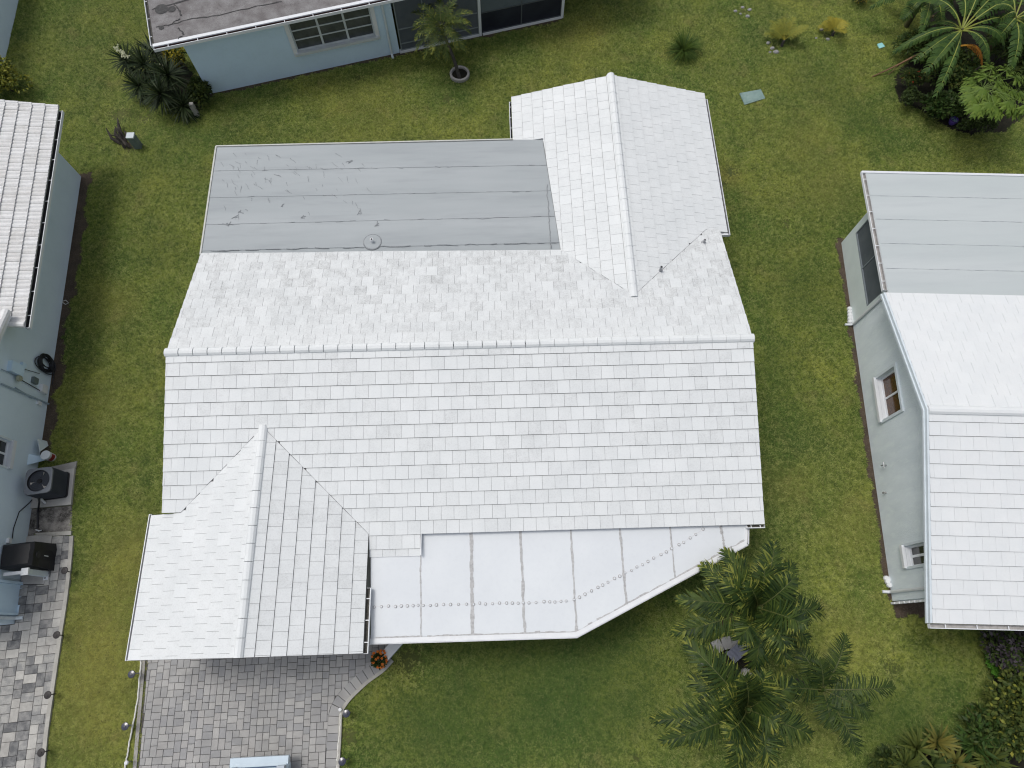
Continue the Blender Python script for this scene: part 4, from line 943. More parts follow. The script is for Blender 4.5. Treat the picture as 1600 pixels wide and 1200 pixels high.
for i in range(len(kin)-1): 
    q = [p[:2] for p in (kin[i], kin[i+1], kout[i+1], kout[i])]; mb.ext(q, 0, .075)
mb.build('kerb', KERB, None, kind='structure')
mb = MB(); a, b = G(229, 1022), G(212, 1225); t = unit(b-a); s = A(t[1], -t[0], 0); s = s if s[0] < 0 else -s; mb.box((a+b)/2+s*.05+Z*.02, (b-a)/2, s*.05, Z*.02); mb.build('kerb', CONC, None, kind='structure')
# left drive
LDk = [G(111, 838), G(108, 880), G(101, 940), G(92, 1000), G(82, 1070), G(72, 1140), G(66, 1200), G(64, 1225)]
ld = [p[:2] for p in LDk]+[G(-60, 1225)[:2], G(-60, 1010)[:2], Lwall(s_end-1.2, 0, -6)[:2], Lwall(s_end-1.2, 0, .0)[:2], G(33, 913)[:2], G(42, 838)[:2]]
lstr = sheet('side_driveway', ld, .012, SAND); noGrass.append(ld)
fld = [p[:2] for p in LDk]+[G(-60, 1225)[:2], Lwall(s_end+.02, 0, -4)[:2], Lwall(s_end+.02, 0, .03)[:2], Lwall(s_end-.9, 0, .03)[:2], G(33, 914)[:2], G(70, 914)[:2], G(76, 896)[:2], G(84, 834)[:2]]
o_ = G(-70, 1232); ex_ = A(Le[0], Le[1]); ey_ = A(Ln[0], Ln[1])
pave('side', fld, ex_, ey_, o_[:2]-ey_*1.2, .122, MIX_PAVERS, .052, lstr, [(2, 2), (3, 2), (2, 3)], 300, [.45, .35, .2], extent=(50, 90))
MB().ext([p[:2] for p in (G(42, 839), G(83.5, 833), G(76, 895), G(70, 913), G(34, 913))], 0, .055).build('stepping_slab', CONC_PALE, None, kind='structure')
mb = MB()
sm = smooth(LDk, 5); so_ = [p+Le*.11 for p in sm]
for i in range(len(sm)-1): mb.ext([p[:2] for p in (sm[i], sm[i+1], so_[i+1], so_[i])], 0, .08)
mb.ext([p[:2] for p in (G(58, 836), G(58, 833.5), G(113.5, 830), G(113, 836.5))], 0, .079)
mb.build('kerb', KERB, None, kind='structure'); noGrass.append([p[:2] for p in sm]+[p[:2] for p in so_[::-1]])
noGrass.append([p[:2] for p in kin]+[p[:2] for p in kout[::-1]])
# low white wall between porch and flower pot
wl0, wl1 = G(604, 1026), G(632, 994); t = unit(wl1-wl0); s = A(-t[1], t[0], 0)
lw = thing('low_white_wall', 'low white wall running from the porch to the orange flowers', 'low wall', wl0)
c = (wl0+wl1)/2; ln = np.linalg.norm(wl1-wl0)/2
MB().box(c+Z*.19, t*ln, s*.12, Z*.19).build('wall_body', TRIM_BLUE, lw); MB().box(c+Z*.395, t*(ln+.02), s*.145, Z*.022).build('coping', WHITE, lw)
MB().box(wl0-t*.1+Z*.06+s*-.02, t*.09, s*.06, Z*.05).build('end_block', WHITE, lw)

# ------- path lights, rope lights
def path_light(base, top, lab, ring, glossy=False, grp='path lights along the driveways'):
    h = top[2]; o = thing('path_light', lab, 'path light', base, grp)
    mat_ = M('blue_black_cap', (.022, .026, .045), (.04, .045, .07), 14., .2, spec=.7) if glossy else M('dark_bronze_cap', (.030, .027, .028), (.04, .036, .036), 8., .5)
    MB().tube([base, top-Z*.03], .014 if not glossy else .016, 7).build('stake', STEEL if glossy else mat_, o)
    MB().lathe(top, [(.001, .025), (.03, .024), (.034, .012), (.095, .0), (.105, -.012), (.09, -.02), (.001, -.01)], 20).build('lamp_cap', mat_, o)
    MB().lathe(top-Z*.09, [(.001, 0), (.04, 0), (.045, .07)], 12).build('lens', M('frosted_lens', (.4, .4, .38), None, 4., .3), o)
for (bx, by), (tx, ty), lab in (((111, 894), (100.5, 891.5), 'dark mushroom path light nearest the black covered grill'), ((100, 993), (88, 992), 'dark mushroom path light beside the side driveway, level with the left house corner'),
                               ((88, 1084), (74, 1086), 'dark mushroom path light on the side driveway kerb, third from the grill'), ((78, 1172.5), (63.5, 1176), 'dark mushroom path light on the side driveway kerb, lowest of the four')):
    b = G(bx, by); path_light(b, A(*U(tx, ty, .40)[:2], .40), lab, 0)
for (bx, by), (tx, ty), lab in (((220, 1051), (205, 1053.5), 'glossy blue-black path light just below the left front roof corner'), ((209, 1132), (195, 1135), 'glossy blue-black path light midway down the left driveway edge'),
                               ((548, 1113), (541, 1115), 'glossy blue-black path light where the curved kerb straightens'), ((546, 1185), (534.5, 1190), 'glossy blue-black path light at the bottom right of the driveway')):
    b = G(bx, by); path_light(b, A(*U(tx, ty, .42)[:2], .42), lab, 0, True)
b = G(206, 1189.5); o = thing('path_light', 'small white-topped path light at the end of the white tube', 'path light', b, 'path lights along the driveways')
tp_ = U(197, 1192, .3); MB().tube([b, A(*tp_[:2], .28)], .015, 7).build('stake', STEEL, o); MB().lathe(A(*tp_[:2], .27), [(.001, .06), (.045, .05), (.06, .02), (.055, 0)], 14).build('lamp_cap', WHITE, o)
for pp, lab in (([(222, 1030), (221, 1045), (217, 1090), (210, 1130), (203, 1165), (198, 1195), (196, 1220)], 'white light tube lying in the grass left of the driveway'), ([(533, 1113), (532, 1135), (529, 1170), (527.5, 1200), (526, 1220)], 'white light tube along the right driveway edge')):
    q = smooth([G(x, y)+Z*.06 for x, y in pp], 8); q = [p+A(rng.normal(0, .006), 0, rng.normal(0, .004)) for p in q]
    MB().tube(q, .022, 7).build('light_tube', ROPE, None, label=lab, cat='light tube', group='light tubes beside the driveway')
MB().lathe(G(533, 1108)+Z*.03, [(.001, .12), (.045, .11), (.055, .05), (.05, 0)], 12).build('tube_connector', WHITE, None, label='white connector at the upper end of the right light tube', cat='connector')

# ================================================================== car
cfr, cfl = U(452, 1188, .62), U(358, 1193, .62); cu = unit(cfr-cfl); cu[2] = 0; cv = A(cu[1], -cu[0], 0)   # cu along the width, cv away (southwards)
ccn = (cfr+cfl)/2; wdt = np.linalg.norm(cfr-cfl)
CARP = M('silver_blue_paint', (.52, .62, .70), (.48, .58, .66), 2., .22, spec=.6)
car = thing('parked_car', 'pale silver-blue car whose end just shows at the bottom of the driveway', 'car', A(*ccn[:2], .052)+cv*2)
def CP(a, b, z): return A(ccn[0], ccn[1], 0)+cu*a+cv*b+Z*z
hw = wdt/2
sec = [(0., .30, .62, hw*.93), (.10, .30, .66, hw), (.22, .28, .95, hw), (.5, .26, 1.02, hw), (1.1, .25, 1.05, hw), (3.2, .25, 1.0, hw), (3.9, .27, .92, hw*.98), (4.3, .32, .70, hw*.9)]
mb = MB(); n = 8
for b, z0, z1, w_ in sec:
    ring_ = [(-w_*.9, z0), (-w_, z0+.15), (-w_, z1-.12), (-w_*.93, z1), (w_*.93, z1), (w_, z1-.12), (w_, z0+.15), (w_*.9, z0)]
    mb.V += [tuple(CP(a, b, z)) for a, z in ring_]; mb.S += [0]*n
for i in range(len(sec)-1):
    for j in range(n): mb.F.append((i*n+j, i*n+(j+1) % n, (i+1)*n+(j+1) % n, (i+1)*n+j)); mb.M.append(0)
mb.F += [tuple(range(n)), tuple((len(sec)-1)*n+j for j in range(n))[::-1]]; mb.M += [0, 0]; mb.build('body', CARP, car)
mb = MB()
mb.prism([CP(-hw*.92, .28, .98), CP(hw*.92, .28, .98), CP(hw*.92, 3.0, .98), CP(-hw*.92, 3.0, .98)], [CP(-hw*.75, .75, 1.48), CP(hw*.75, .75, 1.48), CP(hw*.75, 2.3, 1.5), CP(-hw*.75, 2.3, 1.5)], 1, 0); mb.build('cabin', [CARP, GLASS], car)
MB().box(CP(0, -.02, .56), cu*hw*.97, cv*.10, Z*.075).build('bumper', CARP, car)
MB().box(CP(0, .155, .70), cu*hw*.9, cv*.05, Z*.03).build('bumper_gap', M('dark_blue_trim', (.04, .07, .14), (.05, .08, .16), 4., .25), car)  # dark blue band above the bumper
for sx in (-1, 1):
    MB().box(CP(sx*hw*.82, .14, .80), cu*.10, cv*.06, Z*.09).build('tail_lamp', M('clear_lamp_glass', (.45, .50, .55), None, 4., .15), car)
    for bb in (.85, 3.4):
        w_ = MB(); w_.lathe(CP(sx*hw*.9, bb, .36), [(.12, .1), (.29, .1), (.31, .06), (.31, -.06), (.29, -.1), (.12, -.1)], 20, 0, cu*sx).build('wheel', DARKPLASTIC, car)

# ================================================================== plants
def blade_strip(mb, p0, d, up, L_, w, droop, n=3, m=0, fold=0., tip=.05, mtip=None):
    """one tapering leaf made of n quads that bends down along its length"""
    d = unit(d); pts = [np.array(p0, float)]; dirs = [d]; step = L_/n
    for k in range(n):
        d = unit(d-Z*droop/n); pts.append(pts[-1]+d*step); dirs.append(d)
    base = len(mb.V)
    for k, p in enumerate(pts):
        f = k/n; s = np.cross(dirs[k], up); s = unit(s) if np.linalg.norm(s) > 1e-4 else A(1, 0, 0)
        ww = w*(math.sin(math.pi*min(.98, .22+.76*f))**.8 if f < 1 else tip)
        mb.V += [tuple(p-s*ww/2), tuple(p+s*ww/2)]; mb.S += [0, 0]
    for k in range(n): mb.F.append((base+2*k, base+2*k+1, base+2*k+3, base+2*k+2)); mb.M.append(m if mtip is None or k < n-1 else mtip)
def frond(mb, base, az, L_, el, droop, nl, ll, lw, m=0, mr=1, mt=None, vee=.6, sweep=.95, ldroop=1.1, start=.12, rr=.018, rev=0.):
    d = A(math.cos(az)*math.cos(el), math.sin(az)*math.cos(el), math.sin(el)); n = 12; pts = [np.array(base, float)]; dirs = [d]
    side0 = unit(np.cross(d, Z))
    for k in range(n):
        d = unit(d-Z*droop/n*(.5+k/n)); pts.append(pts[-1]+d*L_/n); dirs.append(d)
    mb.tube(pts, [rr*(1-.75*k/n) for k in range(n+1)], 5, mr)
    for i in range(nl):
        f = start+(1-start)*(i+.5)/nl; x = f*n; k = min(int(x), n-1); p = pts[k]+(pts[k+1]-pts[k])*(x-k); dd = dirs[k]; sd = unit(np.cross(dd, Z)) if abs(dd[2]) < .98 else side0; up = unit(np.cross(sd, dd))
        ln = ll*(math.sin(math.pi*(.16+.78*f))**.7)
        for sg in (-1, 1):
            a_ = rng.normal(0, .19); q = unit(sd*sg*math.cos(sweep*f+a_)+dd*math.sin(sweep*(.35+.65*f)+a_)+up*vee*rng.uniform(.5, 1.3))
            mm = m if mt is None or rng.random() > .02+.6*max(0, f-.55) else mt
            blade_strip(mb, p, q, up, ln*rng.uniform(.85, 1.08), lw, ldroop*rng.uniform(.6, 1.6), 3, mm, mtip=mt if mt is not None and rng.random() < .32 else None)
def palm(name, lab, base, crown, spec, mats, trunk_r, nl=34, ll=.42, lw=.034, grp=None, **kw):
    o = thing(name, lab, 'palm tree', base, grp); mid = (base+crown)/2+A(.05, -.06, 0)
    q = smooth([base, mid, crown-Z*.25], 6); mb = MB(); mb.tube(q, [trunk_r*(1.25-.45*i/len(q))*(1+.06*(i % 2)) for i in range(len(q))], 9); mb.build('trunk', BARK, o)
    mb = MB(); mb.tube([crown-Z*.3, crown-Z*.05, crown+Z*.1], [trunk_r*1.0, trunk_r*1.1, trunk_r*.4], 9); mb.build('crownshaft', mats[0], o)
    for az, L_, el, dr in spec:
        mb = MB(); frond(mb, crown+A(math.cos(az), math.sin(az), 0)*.04, az, L_, el, dr, nl, ll, lw, 0, 1, 2, **kw); mb.build('frond', mats, o)
    if trunk_r > .08:
        mb = MB(); frond(mb, crown-Z*.12, rng.uniform(3.4, 5.), 1.15, -.15, 1.3, 40, .34, .022, 0, 1, None, ldroop=1.5); mb.build('dead_frond', [L_DEAD, WOOD_TAN], o, label='drooping dry brown frond')
    return o
def spec_from(cx, cy, z, tips, el=.45, dr=1.3):
    c = U(cx, cy, z); out = []
    for tx, ty, *e in tips:
        t_ = U(tx, ty, z-.1); d = t_-c; L_ = np.linalg.norm(d[:2])*1.02; ee = e[0] if e else el
        out.append((math.atan2(d[1], d[0]), L_, ee+rng.normal(0, .06), dr+rng.normal(0, .15)))
    return c, out
PM = [L_PALM, L_RACHIS, L_PALMTIP]
def extra(sp, n, L_):
    return sp+[(rng.uniform(0, 6.28), L_*rng.uniform(.7, 1.05), rng.uniform(.5, 1.15), rng.uniform(1.1, 1.7)) for _ in range(n)]
cA, sA = spec_from(1185, 950, 3.0, [(1096, 880), (1132, 862), (1203, 850), (1243, 876), (1296, 955), (1268, 1000), (1225, 1035), (1180, 1048), (1050, 992), (1056, 936), (1105, 905), (1180, 880, .9), (1150, 1000, .7), (1230, 930, .8), (1140, 940, .95), (1195, 985, 1.0)])
palm('feather_palm', 'large feather palm nearest the white patio roof corner', G(1131, 954), cA, extra(sA, 9, 1.25), PM, .09, 66, .55, .037, 'feather palms on the front lawn')
cB, sB = spec_from(1168, 1108, 3.1, [(1068, 1000), (1100, 1010), (1078, 1060), (1015, 1128), (1032, 1160), (1150, 1215), (1200, 1190), (1272, 1150), (1225, 1062), (1120, 1080, .9), (1190, 1075, .9), (1150, 1140, .9), (1205, 1125, 1.0)])
palm('feather_palm', 'large feather palm at the bottom, lowest of the three on the lawn', G(1120, 1096), cB, extra(sB, 9, 1.25), PM, .09, 66, .55, .037, 'feather palms on the front lawn')
cC, sC = spec_from(1286, 1078, 2.2, [(1313, 992), (1392, 1072), (1352, 1112), (1332, 1172), (1222, 1072), (1238, 1002), (1290, 1130), (1270, 1030, .8)], .5, 1.1)
palm('feather_palm', 'smaller sparse feather palm, rightmost of the three on the lawn', G(1245, 1064), cC, sC, [L_PALM, L_RACHIS, L_PALM], .06, 46, .46, .030, 'feather palms on the front lawn')
# date palm in its ring planter by the light blue house
cT = U(690, 42, 1.85); sT = [(2*math.pi*k/30+rng.normal(0, .08), rng.uniform(1.15, 1.45), [.95, .6, .25, .05][k % 4], rng.uniform(1.3, 1.9)) for k in range(30)]
palm('date_palm', 'small date palm in a ring planter beside the light blue house', G(718, 122), cT, sT, [L_DATE, L_RACHIS, L_OLIVE], .06, 42, .26, .016, vee=.25, sweep=.9, ldroop=.3, start=.14, rr=.014)
pc = G(718.5, 118); o = thing('ring_planter', 'round concrete ring around the base of the date palm', 'planter', pc)
mb = MB(); mb.lathe(pc, [(.40, 0), (.405, .13), (.385, .15), (.33, .15), (.31, .12), (.31, .02)], 26); mb.build('ring', CONC, o); mb = MB(); mb.lathe(pc, [(.001, .06), (.312, .05)], 20); mb.build('soil', MULCH, o)
noGrass.append([tuple(pc[:2]+.42*A(math.cos(q), math.sin(q))) for q in np.linspace(0, 6.28, 14)[:-1]]); thin.append((*pc[:2], .75))

def rosette(mb, c, n, L_, w, m=0, elr=(.05, 1.3), droop=.35, nseg=3):
    for k in range(n):
        az = rng.uniform(0, 2*math.pi); el = rng.uniform(*elr)
        blade_strip(mb, c+A(math.cos(az), math.sin(az), 0)*.03, A(math.cos(az)*math.cos(el), math.sin(az)*math.cos(el), math.sin(el)), Z if el < 1.2 else A(1, 0, 0), L_*rng.uniform(.75, 1.1), w, droop*rng.uniform(.4, 1.3), nseg, m)
yg = 'yuccas at the corner of the light blue house'
for x, y, z, L_, n, lab in ((197, 93, 1.1, .62, 44, 'dark yucca with a white flower plume, leftmost of the clump'), (224, 100, 1.2, .70, 52, 'dark green yucca just right of the flowering one'), (262, 116, 1.5, .78, 60, 'tallest yucca with paler striped blades nearest the house roof'),
                           (250, 145, 1.2, .78, 60, 'dark spiky yucca rosette in the middle front of the clump'), (217, 133, .8, .66, 46, 'low dark yucca at the left front of the clump'), (240, 82, .9, .7, 44, 'shaded yucca tucked under the roof edge'), (285, 165, .6, .70, 44, 'low spreading yucca beside the concrete post')):
    z *= .75; n = int(n*1.5); c = U(x, y, z); o = thing('yucca', lab, 'yucca', A(c[0], c[1], 0), yg)
    MB().tube([A(c[0], c[1], 0), c], [.07, .05], 8).build('stem', BARK, o)
    mb = MB(); rosette(mb, c, n, L_*1.15, .05, 0, (-.1, 1.3), .3); rosette(mb, c-Z*.12, n//2, L_*1.1, .048, 0, (-.45, .2), .35); rosette(mb, c-Z*.35, n//3, L_*.95, .048, 0, (-.6, .2), .35); mb.build('leaves', L_YUCCA, o)
    if 'plume' in lab:
        mb = MB()
        for f in np.linspace(0, 1, 9):
            p = U(197-14*f, 88-14*f, 1.3+.15*f)
            for _ in range(7):
                q = p+rng.normal(0, .05, 3); s_ = .035
                mb.lathe(q, [(.001, s_), (s_, 0), (.001, -s_)], 6)
        mb.build('flower_plume', CREAM, o)
    elif 'tallest' in lab:
        mb = MB()
        for f in np.linspace(0, 1, 10): p = c+A(-.06, .1, .1)+A(-.10, .12, .25)*f+rng.normal(0, .02, 3); mb.lathe(p, [(.001, .03), (.026, 0), (.001, -.03)], 6)
        mb.build('flower_spike', CREAM, o)
def leaf(mb, p, d, up, L_, w, m=0):
    d = unit(d); s = np.cross(d, up); s = unit(s) if np.linalg.norm(s) > 1e-3 else A(1, 0, 0); k = len(mb.V)
    mb.V += [tuple(p), tuple(p+d*L_*.45+s*w/2-Z*.01), tuple(p+d*L_-Z*L_*.15), tuple(p+d*L_*.45-s*w/2-Z*.01)]; mb.S += [0]*4; mb.F.append((k, k+1, k+2, k+3)); mb.M.append(m)
def shrub(name, lab, cat, c, rx, ry, h, mats, nl=700, L_=.11, w=.05, grp=None, wts=None, lumps=9, name_leaf='foliage', open_=.25):
    o = thing(name, lab, cat, A(c[0], c[1], 0), grp); mb = MB()
    for k in range(6):
        q = rng.uniform(0, 6.28); mb.tube([A(c[0], c[1], 0), A(c[0]+rx*.4*math.cos(q), c[1]+ry*.4*math.sin(q), h*.6)], [.022, .012], 5)
    mb.build('stem', BARK, o); mb = MB()
    cl = [(rng.uniform(0, 6.28), rng.uniform(.15, .72), rng.uniform(.4, .75), rng.uniform(.28, .48)) for _ in range(lumps)]
    nl = int(nl*1.7)
    for i in range(nl):
        a_, r_, hz, rr_ = cl[i % lumps]; q = rng.normal(0, 1, 3); q = unit(q); q[2] = abs(q[2])*.9-.15
        rad = rr_*rng.uniform(.72, 1.0)
        p = A(c[0]+rx*(r_*math.cos(a_)+rad*q[0]), c[1]+ry*(r_*math.sin(a_)+rad*q[1]), max(.03, h*(hz+rad*1.0*q[2])))
        d = unit(q+rng.normal(0, .55, 3)); leaf(mb, p, d, unit(Z+rng.normal(0, .5, 3)), L_*1.15*rng.uniform(.7, 1.3), w*1.3*rng.uniform(.8, 1.2), int(rng.choice(len(mats), p=wts)))
    mb.build(name_leaf, mats, o); return o
shrub('round_bush', 'rounded yellow-green bush above the left house roof', 'bush', U(8, 128, .5), 1.0, 1.0, 1.2, [L_YELLOW, L_SHRUBLT, L_OLIVE], 1700, .10, .06, lumps=16)
shrub('croton_bush', 'yellow croton bush under the roof corner of the light blue house', 'bush', U(272, 88, .6), .45, .4, .95, [L_CROTON, L_SHRUB], 520, .16, .04, wts=[.6, .4])
shrub('corner_bush', 'glossy green bush at the wall corner behind the yuccas', 'bush', U(314, 144, .4), .42, .52, .85, [L_SHRUBLT, L_SHRUB], 560, .16, .07, wts=[.4, .6])
sheet('planting_bed', wobble(PX((236, 72), (276, 82), (330, 150), (306, 182), (262, 170), (246, 130)), .05), .008, MULCH); noGrass.append(PX((236, 72), (276, 82), (330, 150), (306, 182), (262, 170), (246, 130)))
pb = G(309, 181); pt = U(298, 162, .62); mb = MB(); d = A(pt[0], pt[1], .62)-pb; mb.box(pb+d/2, A(.075, 0, 0), A(0, .075, 0), d/2); mb.build('concrete_post', CONC, None, label='short grey concrete post in front of the yuccas', cat='post')
# utility pedestal and stump
pb = G(217, 230); pt = U(208.5, 213.5, .62); o = thing('utility_pedestal', 'small grey-green utility box with a faded pale lid beside the driftwood', 'utility box', pb)
MB().bx(pb[0]-.13, pb[0]+.13, pb[1]-.11, pb[1]+.13, 0, .60).build('box_body', PEDESTAL, o); MB().bx(pb[0]-.14, pb[0]+.14, pb[1]-.12, pb[1]+.14, .60, .655).build('lid', PEDTOP, o)
o = thing('tree_stump', 'dark weathered driftwood stump beside the utility box', 'stump', G(196, 226)); mb = MB()
for k in range(12):
    a = G(196+rng.uniform(-10, 14), 228+rng.uniform(-8, 5)); b = a+A(-.28+rng.normal(0, .12), .42+rng.normal(0, .15), rng.uniform(.2, .6)); m_ = (a+b)/2+rng.normal(0, .05, 3)
    mb.tube([a, m_, b], [rng.uniform(.05, .09), rng.uniform(.05, .08), .02], 7)
mb.build('branches', WOOD_GREY, o); thin.append((*G(200, 225)[:2], .6)); thin.append((*G(185, 180)[:2], .8)); thin.append((*G(225, 185)[:2], .55)); dirt_sheet(wobble(PX((188, 222), (232, 222), (230, 238), (195, 238)), .03), .005)
for x, y in ((226, 219), (232, 234), (205, 237)): shrub
# round grass tuft and young palms
o = thing('grass_tuft', 'round dark green tuft of strappy grass on the back lawn', 'plant', G(1067, 84)); mb = MB(); c = G(1067, 82)+Z*.08
rosette(mb, c, 420, .95, .022, 0, (.05, 1.3), 1.1, 4); mb.build('blades', L_TUFT, o)
def ygp(lab, x, y, n, L_, mats, z=.25, tips=None, grp='young palms on the back lawn'):
    b = G(x, y); o = thing('young_palm', lab, 'palm', b, grp); MB().tube([b, b+Z*z], [.07, .05], 8).build('trunk', BARK, o)
    for k in range(n):
        az = math.pi*.5+rng.normal(0, .9) if tips is None else tips[k % len(tips)]; mb = MB(); frond(mb, b+Z*z, az, L_*rng.uniform(.8, 1.1), rng.uniform(.25, .85), .8, 34, .28, .016, 0, 1, None, vee=.2, sweep=.8, ldroop=.3, start=.2, rr=.010); mb.build('frond', mats, o)
ygp('olive-yellow young palm among white stones on the back lawn', 1221, 72, 13, .95, [L_OLIVE, L_GOLD], .3, [2.6, 2.1, 1.6, 1.1, .6, .2, 1.8])
ygp('golden young palm, smallest of the two on the back lawn', 1300, 56, 8, .62, [L_GOLD, L_GOLD], .25, [2.7, 2.2, 1.6, .9, .3, -1.2])
def rock(x, y, r, lab, grp='pale stones on the back lawn'):
    mb = MB(); c = G(x, y); n = 7; V = []; r *= .8
    for zf, rf in ((0, 1.), (.35, 1.05), (.7, .7)):
        for k in range(n): q = 2*math.pi*k/n; V.append(c+A(math.cos(q)*r*rf*rng.uniform(.75, 1.2), math.sin(q)*r*rf*.8*rng.uniform(.75, 1.2), r*zf))
    F = [(i*n+j, i*n+(j+1) % n, (i+1)*n+(j+1) % n, (i+1)*n+j) for i in range(2) for j in range(n)]+[tuple(2*n+j for j in range(n))]
    mb.add(V, F); mb.build('stone', ROCK, None, label=lab, cat='stone', group=grp)
for x, y, r, w_ in ((1149, 18, .10, 'leftmost'), (1160, 12, .10, 'topmost'), (1171, 16, .11, 'rightmost'), (1168, 26, .12, 'lowest and largest'), (1157, 22, .07, 'smallest, middle')): rock(x, y, r, w_+' pale stone of the small ring near the top edge')
for x, y, r, w_ in ((1200, 68, .12, 'topmost'), (1206, 76, .12, 'middle'), (1212, 82, .14, 'rightmost and largest'), (1203, 82, .08, 'smallest, lower left')): rock(x, y, r, w_+' pale stone at the foot of the olive-yellow young palm')
for x, y, r, w_ in ((1283, 47, .11, 'upper'), (1293, 62, .11, 'lower right'), (1275, 60, .07, 'small left')): rock(x, y, r, w_+' pale stone at the foot of the golden young palm')
for x, y in ((1209, 74), (1290, 58), (1160, 18)): thin.append((*G(x, y)[:2], .45))
q = PX((1155, 147), (1188, 141), (1195, 155), (1163, 165)); mb = MB(); mb.ext(q, 0, .055); o = mb.build('utility_cover', LID, None, label='flat green utility box cover set in the back lawn', cat='utility cover'); noGrass.append(q)
MB().ext(PX((1158, 148.5), (1186.5, 143), (1192, 154), (1164.5, 162.5)), .055, .064).build('lid_panel', LID, o)
q = PX((1370, 70), (1377, 68), (1382, 74), (1373, 77)); MB().ext(q, 0, .05).build('valve_cover', AQUA, None, label='small aqua valve cover lying in a bare patch near the banana plants', cat='cover'); thin.append((*G(1376, 72)[:2], .25)); noGrass.append(q)

# ------- banana bed at the top right
bed = wobble(PX((1395, 120), (1420, 90), (1440, 20), (1470, -20), (1640, -30), (1650, 150), (1560, 205), (1490, 205), (1440, 175), (1405, 160)), .12)
sheet('planting_bed', bed, .008, MULCH); noGrass.append(bed)
def banana_leaf(mb, p0, p1, arch, w, tear=.25, m=0, mr=1, petiole=.18):
    p0, p1 = np.array(p0, float), np.array(p1, float); n = 26; pts = []
    for k in range(n+1): f = k/n; pts.append(p0+(p1-p0)*f+Z*arch*4*f*(1-f))
    mb.tube(pts, [.030*(1-.8*k/n)+.004 for k in range(n+1)], 5, mr)
    for k in range(int(petiole*n), n):
        f = (k-petiole*n)/(n-petiole*n); t = unit(pts[k+1]-pts[k]); s = unit(np.cross(t, Z)); up = np.cross(s, t)
        ww = w*math.sin(math.pi*min(.97, .10+.88*f))**.6; gap = .94 if rng.random() > tear else .6
        L_ = np.linalg.norm(pts[k+1]-pts[k])
        for sg in (-1, 1):
            tip = pts[k]+s*sg*ww*rng.uniform(.85, 1.05)+t*L_*.9-Z*ww*rng.uniform(.15, .5)+up*.0
            b = len(mb.V); mid = s*sg*ww*.5+up*ww*.12+t*L_*.4
            mb.V += [tuple(pts[k]+up*.012), tuple(pts[k]+t*L_*gap+up*.012), tuple(pts[k]+mid+t*L_*gap), tuple(pts[k]+mid), tuple(tip+t*L_*gap*.8), tuple(tip)]; mb.S += [0]*6
            F = [(b, b+1, b+2, b+3), (b+3, b+2, b+4, b+5)]; mb.F += F if sg > 0 else [f_[::-1] for f_ in F]; mb.M += [m, m]
bcl = [((1502, 48), 2.0, [((1394, 83), .5), ((1445, 114), .4), ((1421, 3), .6), ((1520, -20), .6), ((1560, -8), .7), ((1590, 5), .6), ((1462, 150), .3), ((1606, 40), .5), ((1570, 70), .4), ((1490, -30), .7), ((1440, 40), .3), ((1428, 96), .3), ((1545, 95), .35), ((1480, -10), .6)], 'banana plant with long yellow-ribbed leaves reaching over the lawn'),
       ((1585, 30), 2.3, [((1640, 10), .5), ((1590, -40), .5), ((1630, 80), .4), ((1530, 20), .5), ((1580, 110), .3), ((1540, -20), .5), ((1550, 70), .4), ((1610, 95), .35), ((1545, 45), .5), ((1620, 50), .4)], 'banana plant in the top right corner behind the other'),
       ((1450, -12), 1.6, [((1360, 12), .35), ((1385, -20), .3), ((1500, -30), .4), ((1470, 45), .3), ((1410, 30), .2), ((1440, 50), .3), ((1490, 20), .4), ((1420, -25), .4)], 'banana plant at the top edge with one long leaf pointing left')]
for (cx_, cy_), z, tips, lab in bcl:
    c = U(cx_, cy_, z); nb_ = A(c[0], c[1], 0); o = thing('banana_plant', lab, 'banana plant', nb_, 'banana plants in the corner bed')
    MB().tube([nb_, c-Z*.3, c+Z*.1], [.11, .09, .04], 9).build('stem', M('banana_stem', (.10, .11, .04), (.06, .05, .03), 5., .6), o)
    for (tx, ty), ar in tips:
        mb = MB(); banana_leaf(mb, c, U(tx, ty, max(.5, z-.6+rng.uniform(-.7, .6))), ar, rng.uniform(.20, .34)); mb.build('leaf', [L_BANANA, L_MIDRIB], o)
    if 'reaching' in lab:
        mb = MB(); banana_leaf(mb, U(1500, 72, 1.7), U(1535, 104, 1.0), .35, .22, .5, 0, 1); mb.build('dead_leaf', [L_ORANGE, M('orange_midrib', (.50, .26, .03), (.42, .2, .03), 5.)], o, label='drooping dead orange leaf')
        mb = MB(); banana_leaf(mb, U(1475, 40, 1.2), U(1445, 30, .4), .3, .2, .5, 0, 1); mb.build('dead_leaf', [L_DEAD, WOOD_TAN], o, label='shrivelled brown leaf')
o = thing('fallen_stalk', 'long dry brown stalk lying across the lawn edge below the banana leaves', 'stalk', G(1365, 119)); MB().tube([G(1362, 121)+Z*.03, U(1400, 103, .25), U(1440, 82, .6)], [.022, .035, .05], 7).build('stalk', WOOD_TAN, o)
MB().tube([G(1387, 118)+Z*.02, U(1406, 101, .25)], .015, 6).build('stalk', WOOD_TAN, o)
